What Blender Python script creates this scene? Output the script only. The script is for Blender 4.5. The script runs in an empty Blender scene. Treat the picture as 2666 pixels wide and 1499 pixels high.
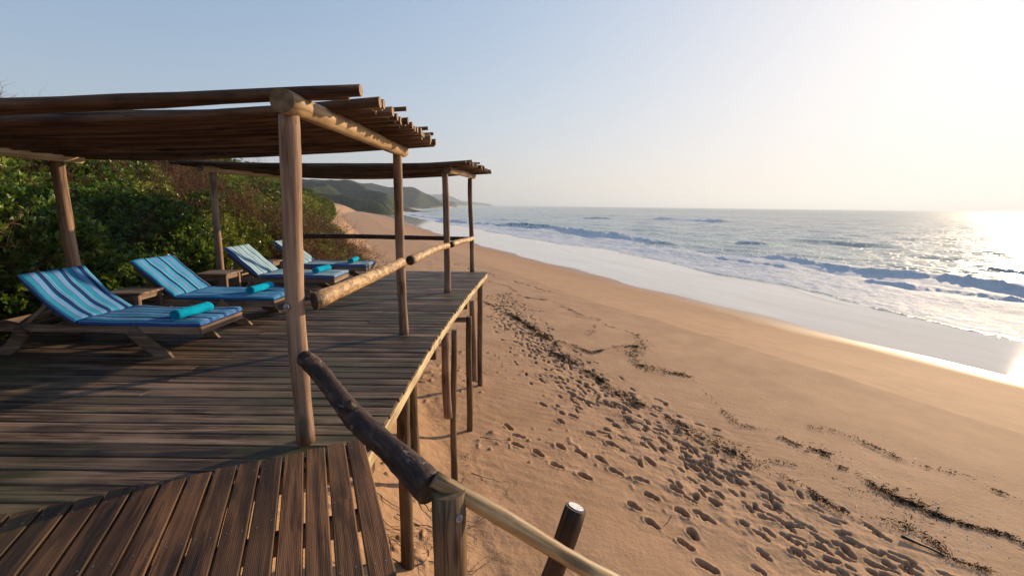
import bpy, math, random
import numpy as np
from mathutils import Vector, Matrix

random.seed(7)
rng = np.random.default_rng(11)
SC = bpy.context.scene
COL = SC.collection

# ------------------------------------------------------------------ camera
EYE = 1.55
TH = math.atan(214.9 / 1190.0)
RO = math.radians(0.647)
fw = Vector((0, math.cos(TH), -math.sin(TH)))
r0 = Vector((1, 0, 0)); u0 = Vector((0, math.sin(TH), math.cos(TH)))
rt = r0 * math.cos(RO) + u0 * math.sin(RO)
up = -r0 * math.sin(RO) + u0 * math.cos(RO)
cam_data = bpy.data.cameras.new('camera')
cam = bpy.data.objects.new('camera', cam_data); COL.objects.link(cam)
M = Matrix.Identity(4)
for i in range(3):
    M[i][0] = rt[i]; M[i][1] = up[i]; M[i][2] = -fw[i]
M[2][3] = EYE
cam.matrix_world = M
cam_data.sensor_width = 36.0
cam_data.lens = 36.0 * 1190.0 / 2666.0
cam_data.clip_start = 0.05
cam_data.clip_end = 60000.0
SC.camera = cam

# ------------------------------------------------------------------ sky and sun
SUN_AZ = math.radians(49.5)      # clockwise from +Y
SUN_EL = math.radians(14.5)
SKY_GAIN = 4.6
world = bpy.data.worlds.new('World'); SC.world = world; world.use_nodes = True
wn = world.node_tree.nodes; wl = world.node_tree.links
bg = wn['Background']
sky = wn.new('ShaderNodeTexSky'); sky.sky_type = 'NISHITA'; sky.sun_disc = False
sky.sun_elevation = SUN_EL; sky.sun_rotation = SUN_AZ
sky.altitude = 0; sky.air_density = 1.0; sky.dust_density = 1.0; sky.ozone_density = 3.0
# a soft shoulder on the sky's brightness (thin haze evens it out) and a little warmth towards the horizon, all the way round
def wmath(op, x, y=0.0):
    n = wn.new('ShaderNodeMath'); n.operation = op
    for i, v in enumerate((x, y)):
        if isinstance(v, bpy.types.NodeSocket): wl.new(v, n.inputs[i])
        else: n.inputs[i].default_value = v
    return n.outputs[0]
wtc = wn.new('ShaderNodeTexCoord'); wsep = wn.new('ShaderNodeSeparateXYZ'); wl.new(wtc.outputs['Generated'], wsep.inputs[0])
low = wmath('EXPONENT', wmath('MULTIPLY', wmath('MAXIMUM', wsep.outputs[2], 0.0), -6.4))
sepc = wn.new('ShaderNodeSeparateColor'); comb = wn.new('ShaderNodeCombineColor'); wl.new(sky.outputs['Color'], sepc.inputs[0])
for i_, (m_, c_) in enumerate(((1.10, .92), (1.02, .85), (1.14, .80))):
    x_ = wmath('MULTIPLY', sepc.outputs[i_], m_)
    y_ = wmath('DIVIDE', wmath('MULTIPLY', x_, 1.25 * SKY_GAIN), wmath('ADD', x_, 3.0))
    wl.new(wmath('MULTIPLY', y_, wmath('ADD', wmath('MULTIPLY', low, c_ - 1.0), 1.0)), comb.inputs[i_])
wl.new(comb.outputs[0], bg.inputs['Color'])
bg.inputs['Strength'].default_value = 0.15
sun_data = bpy.data.lights.new('sun', 'SUN'); sun_data.energy = 5.0
sun_data.angle = math.radians(0.6); sun_data.color = (1.0, 0.74, 0.46)
sun = bpy.data.objects.new('sun', sun_data); COL.objects.link(sun)
sd = Vector((math.sin(SUN_AZ) * math.cos(SUN_EL), math.cos(SUN_AZ) * math.cos(SUN_EL), math.sin(SUN_EL)))
sun.rotation_euler = sd.to_track_quat('Z', 'Y').to_euler()
sun.location = sd * 50
SC.view_settings.view_transform = 'Standard'
SC.view_settings.look = 'None'
SC.view_settings.gamma = 1.0
SC.view_settings.use_curve_mapping = False
SC.view_settings.exposure = 0.5
SC.cycles.volume_bounces = 0
SC.cycles.max_bounces = 6
SC.cycles.use_denoising = True
HAZE = 3.0e-4

# ------------------------------------------------------------------ helpers
def tag(o, label=None, cat=None, group=None, kind=None):
    if label: o['label'] = label
    if cat: o['category'] = cat
    if group: o['group'] = group
    if kind: o['kind'] = kind
    return o

def empty(name, loc=(0, 0, 0)):
    o = bpy.data.objects.new(name, None); COL.objects.link(o)
    o.empty_display_size = 0.1
    o.location = loc
    return o

def link(name, me, mats=(), parent=None, matrix=None, smooth=False):
    o = bpy.data.objects.new(name, me); COL.objects.link(o)
    if mats and not me.materials:
        for m in (mats if isinstance(mats, (list, tuple)) else (mats,)):
            me.materials.append(m)
    if matrix is None: matrix = Matrix.Identity(4)
    if parent is not None:
        o.parent = parent
        base = wmat(parent)
        matrix = base.inverted() @ matrix
    o.matrix_basis = matrix
    if smooth:
        me.polygons.foreach_set('use_smooth', np.ones(len(me.polygons), dtype=bool))
    return o

def wmat(o):
    m = o.matrix_basis.copy()
    p = o.parent
    while p is not None:
        m = p.matrix_basis @ m
        p = p.parent
    return m

def mesh_np(name, V, F, smooth=True, mats=None):
    me = bpy.data.meshes.new(name)
    V = np.asarray(V, dtype=np.float32); F = np.asarray(F, dtype=np.int32)
    n, k = F.shape
    me.vertices.add(len(V)); me.vertices.foreach_set('co', V.ravel())
    me.loops.add(n * k); me.loops.foreach_set('vertex_index', F.ravel())
    me.polygons.add(n)
    me.polygons.foreach_set('loop_start', np.arange(0, n * k, k, dtype=np.int32))
    me.polygons.foreach_set('loop_total', np.full(n, k, dtype=np.int32))
    if smooth: me.polygons.foreach_set('use_smooth', np.ones(n, dtype=bool))
    me.update(calc_edges=True)
    return me

def attr(me, name, arr, typ='FLOAT', dom='POINT'):
    a = me.attributes.new(name, typ, dom)
    a.data.foreach_set('value' if typ in ('FLOAT', 'INT') else 'vector', np.asarray(arr).ravel())

def frame_from(p0, p1):
    d = (Vector(p1) - Vector(p0)); L = d.length
    q = d.to_track_quat('Z', 'Y')
    m = q.to_matrix().to_4x4(); m.translation = Vector(p0)
    return m, L

def tube(name, p0, p1, ra, rb, mats, parent=None, seg=12, rings=10, bend=0.0, rough=0.03, sag=0.0, bumpy=0.0, seed=None, ovals=None, ring_len=None, cutn=None):
    """a pole along its own local Z, with end grain caps in material slot 1"""
    rr = random.Random(seed if seed is not None else random.random())
    m, L = frame_from(p0, p1)
    dn = m.to_3x3().inverted() @ Vector((0, 0, -1))
    cl = m.to_3x3().inverted() @ Vector(cutn) if cutn is not None else None
    ph = [rr.uniform(0, 6.28) for _ in range(8)]
    V = []; F = []
    for i in range(rings + 1):
        t = i / rings
        cx = bend * (math.sin(t * 3.1 + ph[0]) - math.sin(ph[0]) * (1 - t) - math.sin(3.1 + ph[0]) * t) + bend * .3 * math.sin(t * 9 + ph[1])
        cy = bend * (math.sin(t * 3.6 + ph[2]) - math.sin(ph[2]) * (1 - t) - math.sin(3.6 + ph[2]) * t) + bend * .3 * math.sin(t * 8 + ph[3])
        s = sag * 4 * t * (1 - t)
        r = (ra + (rb - ra) * t) * (1 + rough * math.sin(t * 11 * L + ph[4]) + rough * .6 * rr.uniform(-1, 1))
        for j in range(seg):
            a = 2 * math.pi * j / seg
            rj = r * (1 + rough * .8 * math.sin(2 * a + ph[5] + t * 2) + bumpy * rr.uniform(-1, 1))
            z = t * L
            if i == 0 and cutn is not None: z -= (cl.x * rj * math.cos(a) + cl.y * rj * math.sin(a)) / cl.z
            V.append((cx + dn.x * s + rj * math.cos(a), cy + dn.y * s + rj * math.sin(a), z + dn.z * s))
    for i in range(rings):
        for j in range(seg):
            a = i * seg + j; b = i * seg + (j + 1) % seg
            F.append((a, b, b + seg, a + seg))
    nb = len(F)
    F.append(tuple(reversed(range(seg))))
    F.append(tuple(range(rings * seg, rings * seg + seg)))
    me = bpy.data.meshes.new(name)
    me.from_pydata(V, [], F)
    for p in me.polygons:
        p.use_smooth = p.index < nb
        p.material_index = 0 if p.index < nb else (1 if isinstance(mats, (list, tuple)) and len(mats) > 1 else 0)
    # keep the rim of the cut crisp
    me.update()
    o = link(name, me, mats, parent, m)
    return o

def mark_sharp_caps(o): pass

def box_mesh(name, sx, sy, sz, bev=0.004, nseg=1, wob=0.0, seed=0):
    """a sawn board: chamfered section in YZ, running along X from 0 to sx"""
    rr = random.Random(seed)
    y, z, b = sy / 2, sz, min(bev, sy * .3, sz * .3)
    prof = [(-y, b), (-y, z - b), (-y + b, z), (y - b, z), (y, z - b), (y, b), (y - b, 0), (-y + b, 0)]
    V = []; F = []
    for i in range(nseg + 1):
        t = i / nseg
        w1 = wob * rr.uniform(-1, 1); w2 = wob * rr.uniform(-1, 1)
        for (a, c) in prof: V.append((t * sx, a + w1, c + w2))
    for i in range(nseg):
        for j in range(8):
            a = i * 8 + j; c = i * 8 + (j + 1) % 8
            F.append((a, a + 8, c + 8, c))
    F.append(tuple(range(8)))
    F.append(tuple(reversed(range(nseg * 8, nseg * 8 + 8))))
    me = bpy.data.meshes.new(name); me.from_pydata(V, [], F); me.update()
    return me

def bar(name, p0, p1, w, h, mat, parent, up_=(0, 0, 1), bev=.003, nseg=1, wob=0):
    """a rectangular bar whose centre line runs p0 -> p1; w across, h along up_"""
    p0 = Vector(p0); p1 = Vector(p1)
    x = (p1 - p0); L = x.length; x.normalize()
    y = Vector(up_).cross(x).normalized(); z = x.cross(y)
    m = Matrix.Identity(4)
    for i in range(3):
        m[i][0] = x[i]; m[i][1] = y[i]; m[i][2] = z[i]
    m.translation = p0 - z * (h / 2)
    return link(name, box_mesh(name, L, w, h, bev, nseg, wob, random.random()), mat, parent, m)

# smooth value noise, vectorised
_tab = np.random.default_rng(5).random((256, 256)).astype(np.float32)
def vnoise(x, y):
    xi = np.floor(x).astype(np.int64); yi = np.floor(y).astype(np.int64)
    fx = x - xi; fy = y - yi
    fx = fx * fx * (3 - 2 * fx); fy = fy * fy * (3 - 2 * fy)
    a = _tab[xi & 255, yi & 255]; b = _tab[(xi + 1) & 255, yi & 255]
    c = _tab[xi & 255, (yi + 1) & 255]; d = _tab[(xi + 1) & 255, (yi + 1) & 255]
    return (a * (1 - fx) + b * fx) * (1 - fy) + (c * (1 - fx) + d * fx) * fy
def fbm(x, y, o=4, g=.5):
    s = 0; a = 1; n = 0
    for k in range(o):
        s = s + a * (vnoise(x * 2 ** k + 17.3 * k, y * 2 ** k + 9.1 * k) - .5); n += a; a *= g
    return s / n * 2
def sstep(a, b, x):
    t = np.clip((x - a) / (b - a), 0, 1); return t * t * (3 - 2 * t)

# ------------------------------------------------------------------ material helpers
class NT:
    def __init__(self, name):
        self.m = bpy.data.materials.new(name); self.m.use_nodes = True
        self.t = self.m.node_tree; self.n = self.t.nodes; self.l = self.t.links
        self.p = self.n['Principled BSDF']; self.out = self.n['Material Output']
    def add(self, typ, **kw):
        nd = self.n.new(typ)
        for k, v in kw.items():
            if k in nd.inputs: self.put(nd.inputs[k], v)
            else: setattr(nd, k, v)
        return nd
    def put(self, sock, v):
        if isinstance(v, bpy.types.NodeSocket): self.l.new(v, sock)
        elif isinstance(v, bpy.types.Node): self.l.new(v.outputs[0], sock)
        else: sock.default_value = v
    def math(self, op, a, b=0.0, c=None, clamp=False):
        nd = self.n.new('ShaderNodeMath'); nd.operation = op; nd.use_clamp = clamp
        self.put(nd.inputs[0], a); self.put(nd.inputs[1], b)
        if c is not None: self.put(nd.inputs[2], c)
        return nd.outputs[0]
    def ramp(self, fac, stops, interp='LINEAR'):
        nd = self.n.new('ShaderNodeValToRGB'); cr = nd.color_ramp; cr.interpolation = interp
        while len(cr.elements) < len(stops): cr.elements.new(0.5)
        for e, (p, c) in zip(cr.elements, stops):
            e.position = p; e.color = (c[0], c[1], c[2], 1) if not isinstance(c, (int, float)) else (c, c, c, 1)
        self.put(nd.inputs[0], fac)
        return nd.outputs[0]
    def mix(self, fac, a, b, typ='MIX'):
        nd = self.n.new('ShaderNodeMix'); nd.data_type = 'RGBA'; nd.blend_type = typ
        self.put(nd.inputs[0], fac)
        for s, v in ((6, a), (7, b)):
            if isinstance(v, tuple): v = (v[0], v[1], v[2], 1)
            self.put(nd.inputs[s], v)
        return nd.outputs[2]
    def noise(self, vec=None, scale=5., detail=4., rough=.55, dist=0.):
        nd = self.n.new('ShaderNodeTexNoise')
        nd.inputs['Scale'].default_value = scale; nd.inputs['Detail'].default_value = detail
        nd.inputs['Roughness'].default_value = rough; nd.inputs['Distortion'].default_value = dist
        if vec is not None: self.put(nd.inputs['Vector'], vec)
        return nd.outputs['Fac']
    def mapv(self, vec, scale=(1, 1, 1), loc=None):
        nd = self.n.new('ShaderNodeMapping'); self.put(nd.inputs['Vector'], vec)
        nd.inputs['Scale'].default_value = scale
        if loc is not None: self.put(nd.inputs['Location'], loc)
        return nd.outputs[0]
    def attr(self, name):
        nd = self.n.new('ShaderNodeAttribute'); nd.attribute_name = name
        return nd
    def bump(self, h, strength=.5, dist=.01, normal=None):
        nd = self.n.new('ShaderNodeBump'); nd.inputs['Strength'].default_value = strength
        nd.inputs['Distance'].default_value = dist
        self.put(nd.inputs['Height'], h)
        if normal is not None: self.put(nd.inputs['Normal'], normal)
        return nd.outputs[0]
    def coords(self, which='Object'):
        nd = self.n.new('ShaderNodeTexCoord'); return nd.outputs[which]
    def rand_off(self, vec, amt=40.):
        oi = self.n.new('ShaderNodeObjectInfo')
        v = self.n.new('ShaderNodeVectorMath'); v.operation = 'ADD'
        cb = self.n.new('ShaderNodeCombineXYZ')
        r = self.math('MULTIPLY', oi.outputs['Random'], amt)
        self.put(cb.inputs[0], r); self.put(cb.inputs[1], r); self.put(cb.inputs[2], r)
        self.put(v.inputs[0], vec); self.put(v.inputs[1], cb.outputs[0])
        return v.outputs[0], oi.outputs['Random']

def wood(name, dark, mid, light, axis='X', grain=38., var=.35, rough=.65, algae=0., ribs=0., bumps=.5, spec=.4, knots=True, crack=.6, soft=1.):
    t = NT(name)
    vec, rnd = t.rand_off(t.coords())
    s = (1.3, grain, grain) if axis == 'X' else (grain, grain, 1.3)
    g1 = t.noise(t.mapv(vec, s), 1.0, 7, .70, .9)
    s2 = (.5, grain * .28, grain * .28) if axis == 'X' else (grain * .28, grain * .28, .5)
    g2 = t.noise(t.mapv(vec, s2), 1.0, 3, .55, 1.6)
    f = t.math('ADD', t.math('MULTIPLY', g1, .6), t.math('MULTIPLY', g2, .5))
    col = t.ramp(f, [(.46 - .04 * soft, dark), (.55, mid), (.63 + .04 * soft, light)])
    if knots:
        vs = (3.2, 14, 14) if axis == 'X' else (14, 14, 3.2)
        vo = t.add('ShaderNodeTexVoronoi'); t.put(vo.inputs['Vector'], t.mapv(vec, vs)); vo.inputs['Scale'].default_value = .55
        k = t.ramp(vo.outputs['Distance'], [(.0, 1.0), (.13, .9), (.22, 0.)])
        col = t.mix(t.math('MULTIPLY', k, .75), col, tuple(c * .35 for c in dark))
    cs = (.55, grain * 1.1, grain * 1.1) if axis == 'X' else (grain * .7, grain * .7, .45)
    cn = t.noise(t.mapv(vec, cs), 1.0, 2, .5, .4)
    ck = t.ramp(cn, [(.485, 0.), (.497, 1.), (.503, 1.), (.515, 0.)])
    col = t.mix(t.math('MULTIPLY', ck, crack), col, tuple(c * .3 for c in dark))
    pt = t.noise(vec, 1.7, 3, .5)
    col = t.mix(t.ramp(pt, [(.45, 0.), (.7, .55)]), col, tuple(c * 1.25 for c in light))
    hv = t.add('ShaderNodeHueSaturation'); t.put(hv.inputs['Color'], col)
    t.put(hv.inputs['Value'], t.math('MULTIPLY_ADD', rnd, var * 2, 1 - var))
    col = hv.outputs[0]
    if algae:
        geo = t.n.new('ShaderNodeNewGeometry')
        an = t.noise(geo.outputs['Position'], .9, 3, .6)
        col = t.mix(t.math('MULTIPLY', t.ramp(an, [(.50, 0.), (.66, 1.)]), algae), col, (.075, .085, .028))
    t.put(t.p.inputs['Base Color'], col)
    t.put(t.p.inputs['Roughness'], t.math('MULTIPLY_ADD', g1, .3, rough - .15))
    t.p.inputs['Specular IOR Level'].default_value = spec
    h = f
    if ribs:
        sep = t.add('ShaderNodeSeparateXYZ'); t.put(sep.inputs[0], t.coords())
        rb = t.math('SINE', t.math('MULTIPLY', sep.outputs[1], ribs))
        h = t.math('ADD', t.math('MULTIPLY', f, 1.3), t.math('MULTIPLY', rb, .07))
    t.put(t.p.inputs['Normal'], t.bump(h, bumps, .004))
    return t.m

W_DECK = wood('deck_wood', (.008, .0045, .003), (.046, .026, .016), (.195, .132, .090), 'X', 52, .55, .58, soft=0., algae=.55, bumps=.9, spec=.5)
W_PLANK = wood('landing_plank_wood', (.014, .0055, .0025), (.056, .023, .009), (.150, .070, .030), 'X', 30, .34, .62, soft=.2, algae=.12, ribs=900., bumps=.9, spec=.45)
W_POST = wood('post_wood', (.085, .044, .027), (.21, .125, .080), (.34, .23, .155), 'Z', 34, .12, .7, bumps=.8, spec=.25)
W_PILE = wood('pile_wood', (.038, .020, .010), (.10, .060, .032), (.20, .13, .075), 'Z', 26, .2, .75, bumps=.8, spec=.2)
W_BEAM = wood('peeled_beam_wood', (.20, .115, .045), (.42, .28, .14), (.56, .41, .24), 'Z', 15, .08, .6, bumps=.4, spec=.3)
W_RAIL = wood('peeled_rail_wood', (.17, .09, .035), (.36, .22, .10), (.55, .40, .22), 'Z', 11, .12, .6, bumps=.6, spec=.3)
W_DARKPOST = wood('dark_post_wood', (.010, .005, .003), (.035, .019, .010), (.11, .065, .035), 'Z', 22, .1, .7, bumps=1., spec=.25)
W_HAND = wood('handrail_wood', (.05, .025, .010), (.22, .125, .050), (.50, .35, .17), 'Z', 26, .05, .55, bumps=1., spec=.35)
W_ROOF = wood('roof_pole_wood', (.028, .014, .008), (.078, .042, .024), (.16, .098, .060), 'Z', 24, .40, .8, bumps=.7, spec=.15)
W_FASCIA = wood('edge_board_wood', (.24, .17, .09), (.42, .33, .19), (.55, .46, .29), 'X', 22, .1, .7, bumps=.5, spec=.2)
W_TEAK = wood('weathered_teak', (.06, .036, .025), (.16, .105, .072), (.31, .22, .16), 'X', 36, .15, .7, bumps=.5, spec=.25)
W_TABLE = wood('table_teak', (.075, .045, .028), (.17, .11, .072), (.29, .20, .14), 'X', 36, .15, .65, bumps=.5, spec=.3)

def end_grain(name, dark, light):
    t = NT(name)
    v = t.coords()
    sep = t.add('ShaderNodeSeparateXYZ'); t.put(sep.inputs[0], v)
    cb = t.add('ShaderNodeCombineXYZ'); t.put(cb.inputs[0], sep.outputs[0]); t.put(cb.inputs[1], sep.outputs[1])
    ln = t.n.new('ShaderNodeVectorMath'); ln.operation = 'LENGTH'; t.put(ln.inputs[0], cb.outputs[0])
    ns = t.noise(v, 22, 3)
    rg = t.math('SINE', t.math('ADD', t.math('MULTIPLY', ln.outputs['Value'], 900.), t.math('MULTIPLY', ns, 9.)))
    big = t.noise(v, 16, 4, .6)
    col = t.mix(t.ramp(big, [(.35, 0.), (.65, 1.)]), dark, light)
    col = t.mix(t.math('MULTIPLY_ADD', rg, .15, .2, clamp=True), col, tuple(c * .5 for c in dark))
    t.put(t.p.inputs['Base Color'], col); t.p.inputs['Roughness'].default_value = .8
    t.put(t.p.inputs['Normal'], t.bump(big, .6, .006))
    return t.m
E_BEAM = end_grain('beam_end_grain', (.07, .045, .022), (.22, .15, .075))
E_POLE = end_grain('pole_end_grain', (.16, .10, .06), (.36, .25, .16))
E_DARK = end_grain('dark_end_grain', (.02, .013, .009), (.09, .055, .032))

def bark_mat():
    t = NT('dark_bark')
    v = t.coords()
    n1 = t.noise(t.mapv(v, (16, 16, 5)), 1., 6, .68, .5)
    n2 = t.noise(t.mapv(v, (10, 10, 5)), 1.6, 4, .6, .9)
    col = t.ramp(n1, [(.33, (.008, .0045, .0035)), (.50, (.038, .019, .014)), (.70, (.125, .070, .048))])
    scar = t.ramp(n2, [(.60, 0.), (.66, 1.)])
    col = t.mix(t.math('MULTIPLY', scar, .8), col, (.19, .15, .12))
    t.put(t.p.inputs['Base Color'], col); t.p.inputs['Roughness'].default_value = .6
    t.p.inputs['Specular IOR Level'].default_value = .35
    t.put(t.p.inputs['Normal'], t.bump(t.math('SUBTRACT', n1, t.math('MULTIPLY', scar, .25)), 1., .016))
    return t.m
BARK = bark_mat()

def rail_bark_mat():
    """peeled rail with curls of bark still on it"""
    t = NT('half_peeled_rail')
    v, rnd = t.rand_off(t.coords())
    n = t.noise(t.mapv(v, (12, 12, 5)), 1.2, 5, .7, 1.4)
    n2 = t.noise(t.mapv(v, (9, 9, 1.4)), 1., 3, .5)
    col = t.ramp(n2, [(.35, (.40, .24, .11)), (.65, (.56, .37, .18))])
    m = t.ramp(n, [(.49, 0.), (.53, 1.)])
    col = t.mix(m, col, (.24, .135, .06))
    ed = t.ramp(n, [(.455, 0.), (.49, 1.), (.51, 0.)])
    col = t.mix(t.math('MULTIPLY', ed, .6), col, (.68, .52, .28))
    t.put(t.p.inputs['Base Color'], col); t.p.inputs['Roughness'].default_value = .55
    t.put(t.p.inputs['Normal'], t.bump(m, .7, .004))
    return t.m
W_HALF = rail_bark_mat()

def plain(name, col, rough=.5, metal=0., spec=.5):
    t = NT(name); t.p.inputs['Base Color'].default_value = (*col, 1)
    t.p.inputs['Roughness'].default_value = rough; t.p.inputs['Metallic'].default_value = metal
    t.p.inputs['Specular IOR Level'].default_value = spec
    return t.m
STEEL = plain('galvanised_steel', (.42, .45, .50), .42, 1.)
RUST = plain('dark_steel', (.12, .11, .11), .5, .8)

# ------------------------------------------------------------------ the lie of the land
SY = np.array([-60, 18.7, 27, 34.3, 47.6, 66.4, 81.4, 109.5, 170, 238, 340, 865, 2400, 3700, 4400, 7000.])
SX = np.array([61, 22, 17.6, 14.2, 8.6, 0.4, -5.5, -17, -38, -62, -100, -210, -262, -135, -420, -1500.])
FY = np.array([-60, 0, 6, 14, 28, 46, 68, 124, 179, 480, 865, 2400, 3700, 4400, 7000.])
FX = np.array([6, 1.2, -.6, -3.7, -8.2, -14, -22.5, -45, -67, -152, -245, -320, -190, -480, -1570.])
def curve(Y, KY, KX):
    h = np.clip(np.abs(Y) * .05, .5, 60)
    return (np.interp(Y - h, KY, KX) + np.interp(Y + h, KY, KX) + np.interp(Y, KY, KX)) / 3
def shore_u(X, Y):
    xs = curve(Y, SY, SX)
    sl = (curve(Y + 4, SY, SX) - curve(Y - 4, SY, SX)) / 8
    return (X - xs) / np.sqrt(1 + sl * sl)
def foot_t(X, Y):
    xf = curve(Y, FY, FX)
    sl = (curve(Y + 3, FY, FX) - curve(Y - 3, FY, FX)) / 6
    return (xf - X) / np.sqrt(1 + sl * sl)
def land(X, Y):
    X = np.asarray(X, float); Y = np.asarray(Y, float)
    u = shore_u(X, Y); t = np.maximum(foot_t(X, Y), 0)
    wig = .35 * np.sin(Y * .33 + .6) + .22 * np.sin(Y * .81)
    wig = wig * sstep(-12, -2, u)
    z = np.interp(u + wig, [-400, -60, -26, -13, -6, 0, 15, 60, 300], [-2.3, -2.3, -2.5, -3.5, -4.65, -5.5, -6.6, -8.5, -12])
    s = np.interp(Y, [6, 12, 20, 60, 200], [.66, .95, 1.05, .65, .55]); Hd = np.interp(Y, [9, 20, 60, 200, 400], [5.6, 6.6, 7.6, 7, 5])
    ts = t * t / (t + .8)
    rise = Hd * (1 - np.exp(-ts * s / Hd))
    g = sstep(0, 12, t) * sstep(45, 110, Y) * sstep(330, 220, Y)
    rise = rise * (1 + g * .45 * fbm(X * .06, Y * .06, 4)) + g * 4.2 * (np.abs(fbm((Y + X * .5) * .13, X * .03, 4)) - .25)
    rise = rise + 2.6 * sstep(2, 26, t) * sstep(60, 110, Y) * sstep(260, 180, Y)
    dry = sstep(-7, -13, u)
    z = z + rise + dry * (.05 * fbm(X * .28, Y * .28, 3))
    return z
def land1(x, y): return float(land(np.array([x]), np.array([y]))[0])

# footprints: a trampled track along the beach and a few lone walkers
PR = []
band = [((-1.48, 23.1), (.06, 25.8)), ((-.94, 18.6), (.74, 19.2)), ((.05, 13.5), (1.75, 14.4)), ((.56, 11.06), (2.38, 12.1)),
        ((1.03, 9.6), (3.2, 10.2)), ((1.7, 8.3), (3.95, 8.9)), ((2.3, 7.2), (4.1, 7.6)), ((2.58, 6.4), (4.46, 7.0)),
        ((2.62, 5.75), (4.84, 6.1)), ((3.08, 5.03), (5.3, 5.26)), ((3.4, 4.6), (5.6, 4.8)), ((3.8, 3.4), (6.2, 3.6))]
for k in range(len(band) - 1):
    (a, b), (c, d) = band[k], band[k + 1]
    ln = math.hypot(c[0] - a[0], c[1] - a[1])
    n = int(ln * (40 if k < 3 else 48)) + 3
    for _ in range(n):
        t = random.random(); s = min(max(random.gauss(.5, .27), -.1), 1.15)
        x = (a[0] + (c[0] - a[0]) * t) * (1 - s) + (b[0] + (d[0] - b[0]) * t) * s
        y = (a[1] + (c[1] - a[1]) * t) * (1 - s) + (b[1] + (d[1] - b[1]) * t) * s
        dirn = math.atan2(a[1] - c[1], a[0] - c[0]) + random.gauss(0, .3)
        PR.append((x, y, dirn, random.uniform(.06, .135), random.uniform(.030, .056), random.uniform(.04, .085)))
for (x, y) in [(-0.04, 8.19), (0.15, 7.82), (0.12, 7.46), (0.48, 7.22), (0.89, 7.52), (1.22, 7.35), (0.76, 6.86), (1.55, 7.17), (1.18, 6.59), (1.72, 6.81), (2.08, 6.61), (2.17, 7.3), (1.87, 7.76), (2.41, 7.26), (2.12, 6.19), (1.94, 5.54), (2.26, 5.17), (2.38, 4.8), (2.44, 5.4), (1.79, 5.9), (3.15, 7.15), (2.58, 6.42), (2.46, 5.86), (2.73, 5.86), (1.78, 8.24), (1.88, 7.72), (1.0, 8.6), (1.3, 8.9), (.7, 9.4)]:
    PR.append((x, y, 2.2 + random.gauss(0, .3), random.uniform(.12, .155), random.uniform(.05, .066), random.uniform(.08, .11)))
for i in range(46):     # a single line of prints further along, near the wet sand
    t = i / 45; x = -6.2 + 8.4 * t; y = 40 - 13.5 * t
    PR.append((x + random.gauss(0, .12), y + (.18 if i % 2 else -.18), 2.2, .17, .08, .055))

def polar_grid(angs, rads):
    A, R = np.meshgrid(angs, rads)           # rows: radius
    X = R * np.sin(A); Y = R * np.cos(A)
    nr, na = A.shape
    idx = np.arange(nr * na).reshape(nr, na)
    F = np.stack([idx[:-1, :-1], idx[:-1, 1:], idx[1:, 1:], idx[1:, :-1]], -1).reshape(-1, 4)[:, ::-1]
    return X.ravel(), Y.ravel(), F
def rd(a): return np.radians(a)
ang = rd(np.concatenate([np.arange(-180, -60, 3.), np.arange(-60, -24, .6), np.arange(-24, 52, .125), np.arange(52, 75, 1.), np.arange(75, 181, 3.)]))
rad = np.concatenate([[.05, .6, 1.2], np.geomspace(1.8, 3.2, 24), np.geomspace(3.22, 30, 560), np.geomspace(30.5, 400, 110), np.geomspace(420, 7500, 46)])
GX, GY, GF = polar_grid(ang, rad)
GZ = land(GX, GY)
U = shore_u(GX, GY); T = foot_t(GX, GY)
near = GX * GX + GY * GY < 45 ** 2
smooth_zone = sstep(-15, -20, U)
blown = sstep(1.2, -1.4, GX + (GY - 7) * .22)        # loose wind-blown sand by the deck
lum = fbm(GX * 1.3, GY * 1.3, 4, .6) * .035 + fbm(GX * 6, GY * 6, 3, .6) * .012
GZ += near * smooth_zone * (fbm(GX * .9, GY * .9, 4, .55) * .022) + near * blown * lum
sp = vnoise(GX * 9 + 4, GY * 9)
GZ += near * sstep(3.2, .2, GX + (GY - 7) * .22) * sstep(.80, .97, sp) * sstep(.42, .6, vnoise(GX * .8, GY * .8 + 30)) * .035
GZ += near * smooth_zone * .0014 * np.sin((GX * .35 + GY) * 26 + 3 * fbm(GX * 1.1, GY * 1.1, 2)) * sstep(.35, .6, vnoise(GX * .5 + 8, GY * .5))
sel = np.where(near)[0]; sx_, sy_ = GX[sel], GY[sel]; dz = np.zeros(len(sel)); print_shade = np.zeros(len(sel)); tramp = np.zeros(len(sel))
for (x, y, a, L, W_, D) in PR:
    m = np.where((np.abs(sx_ - x) < .4) & (np.abs(sy_ - y) < .4))[0]
    if not len(m): continue
    dx = sx_[m] - x; dy = sy_[m] - y
    p = (dx * math.cos(a) + dy * math.sin(a)) / L; q = (-dx * math.sin(a) + dy * math.cos(a)) / W_
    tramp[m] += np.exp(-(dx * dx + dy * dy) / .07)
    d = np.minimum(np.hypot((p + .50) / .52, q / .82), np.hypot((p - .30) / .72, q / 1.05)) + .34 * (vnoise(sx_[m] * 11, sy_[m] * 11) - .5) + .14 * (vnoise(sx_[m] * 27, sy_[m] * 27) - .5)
    print_shade[m] = np.maximum(print_shade[m], (1 - sstep(.55, 1.0, d)) * (.55 + .45 * vnoise(sx_[m] * 16 + 5, sy_[m] * 16)))  # mask for the painted shade in each footprint
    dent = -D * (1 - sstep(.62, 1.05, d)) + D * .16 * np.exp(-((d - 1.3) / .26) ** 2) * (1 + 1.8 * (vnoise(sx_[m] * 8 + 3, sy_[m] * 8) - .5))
    dz[m] = np.where(dent < 0, np.minimum(dz[m], dent), dz[m] + dent * .7)
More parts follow.
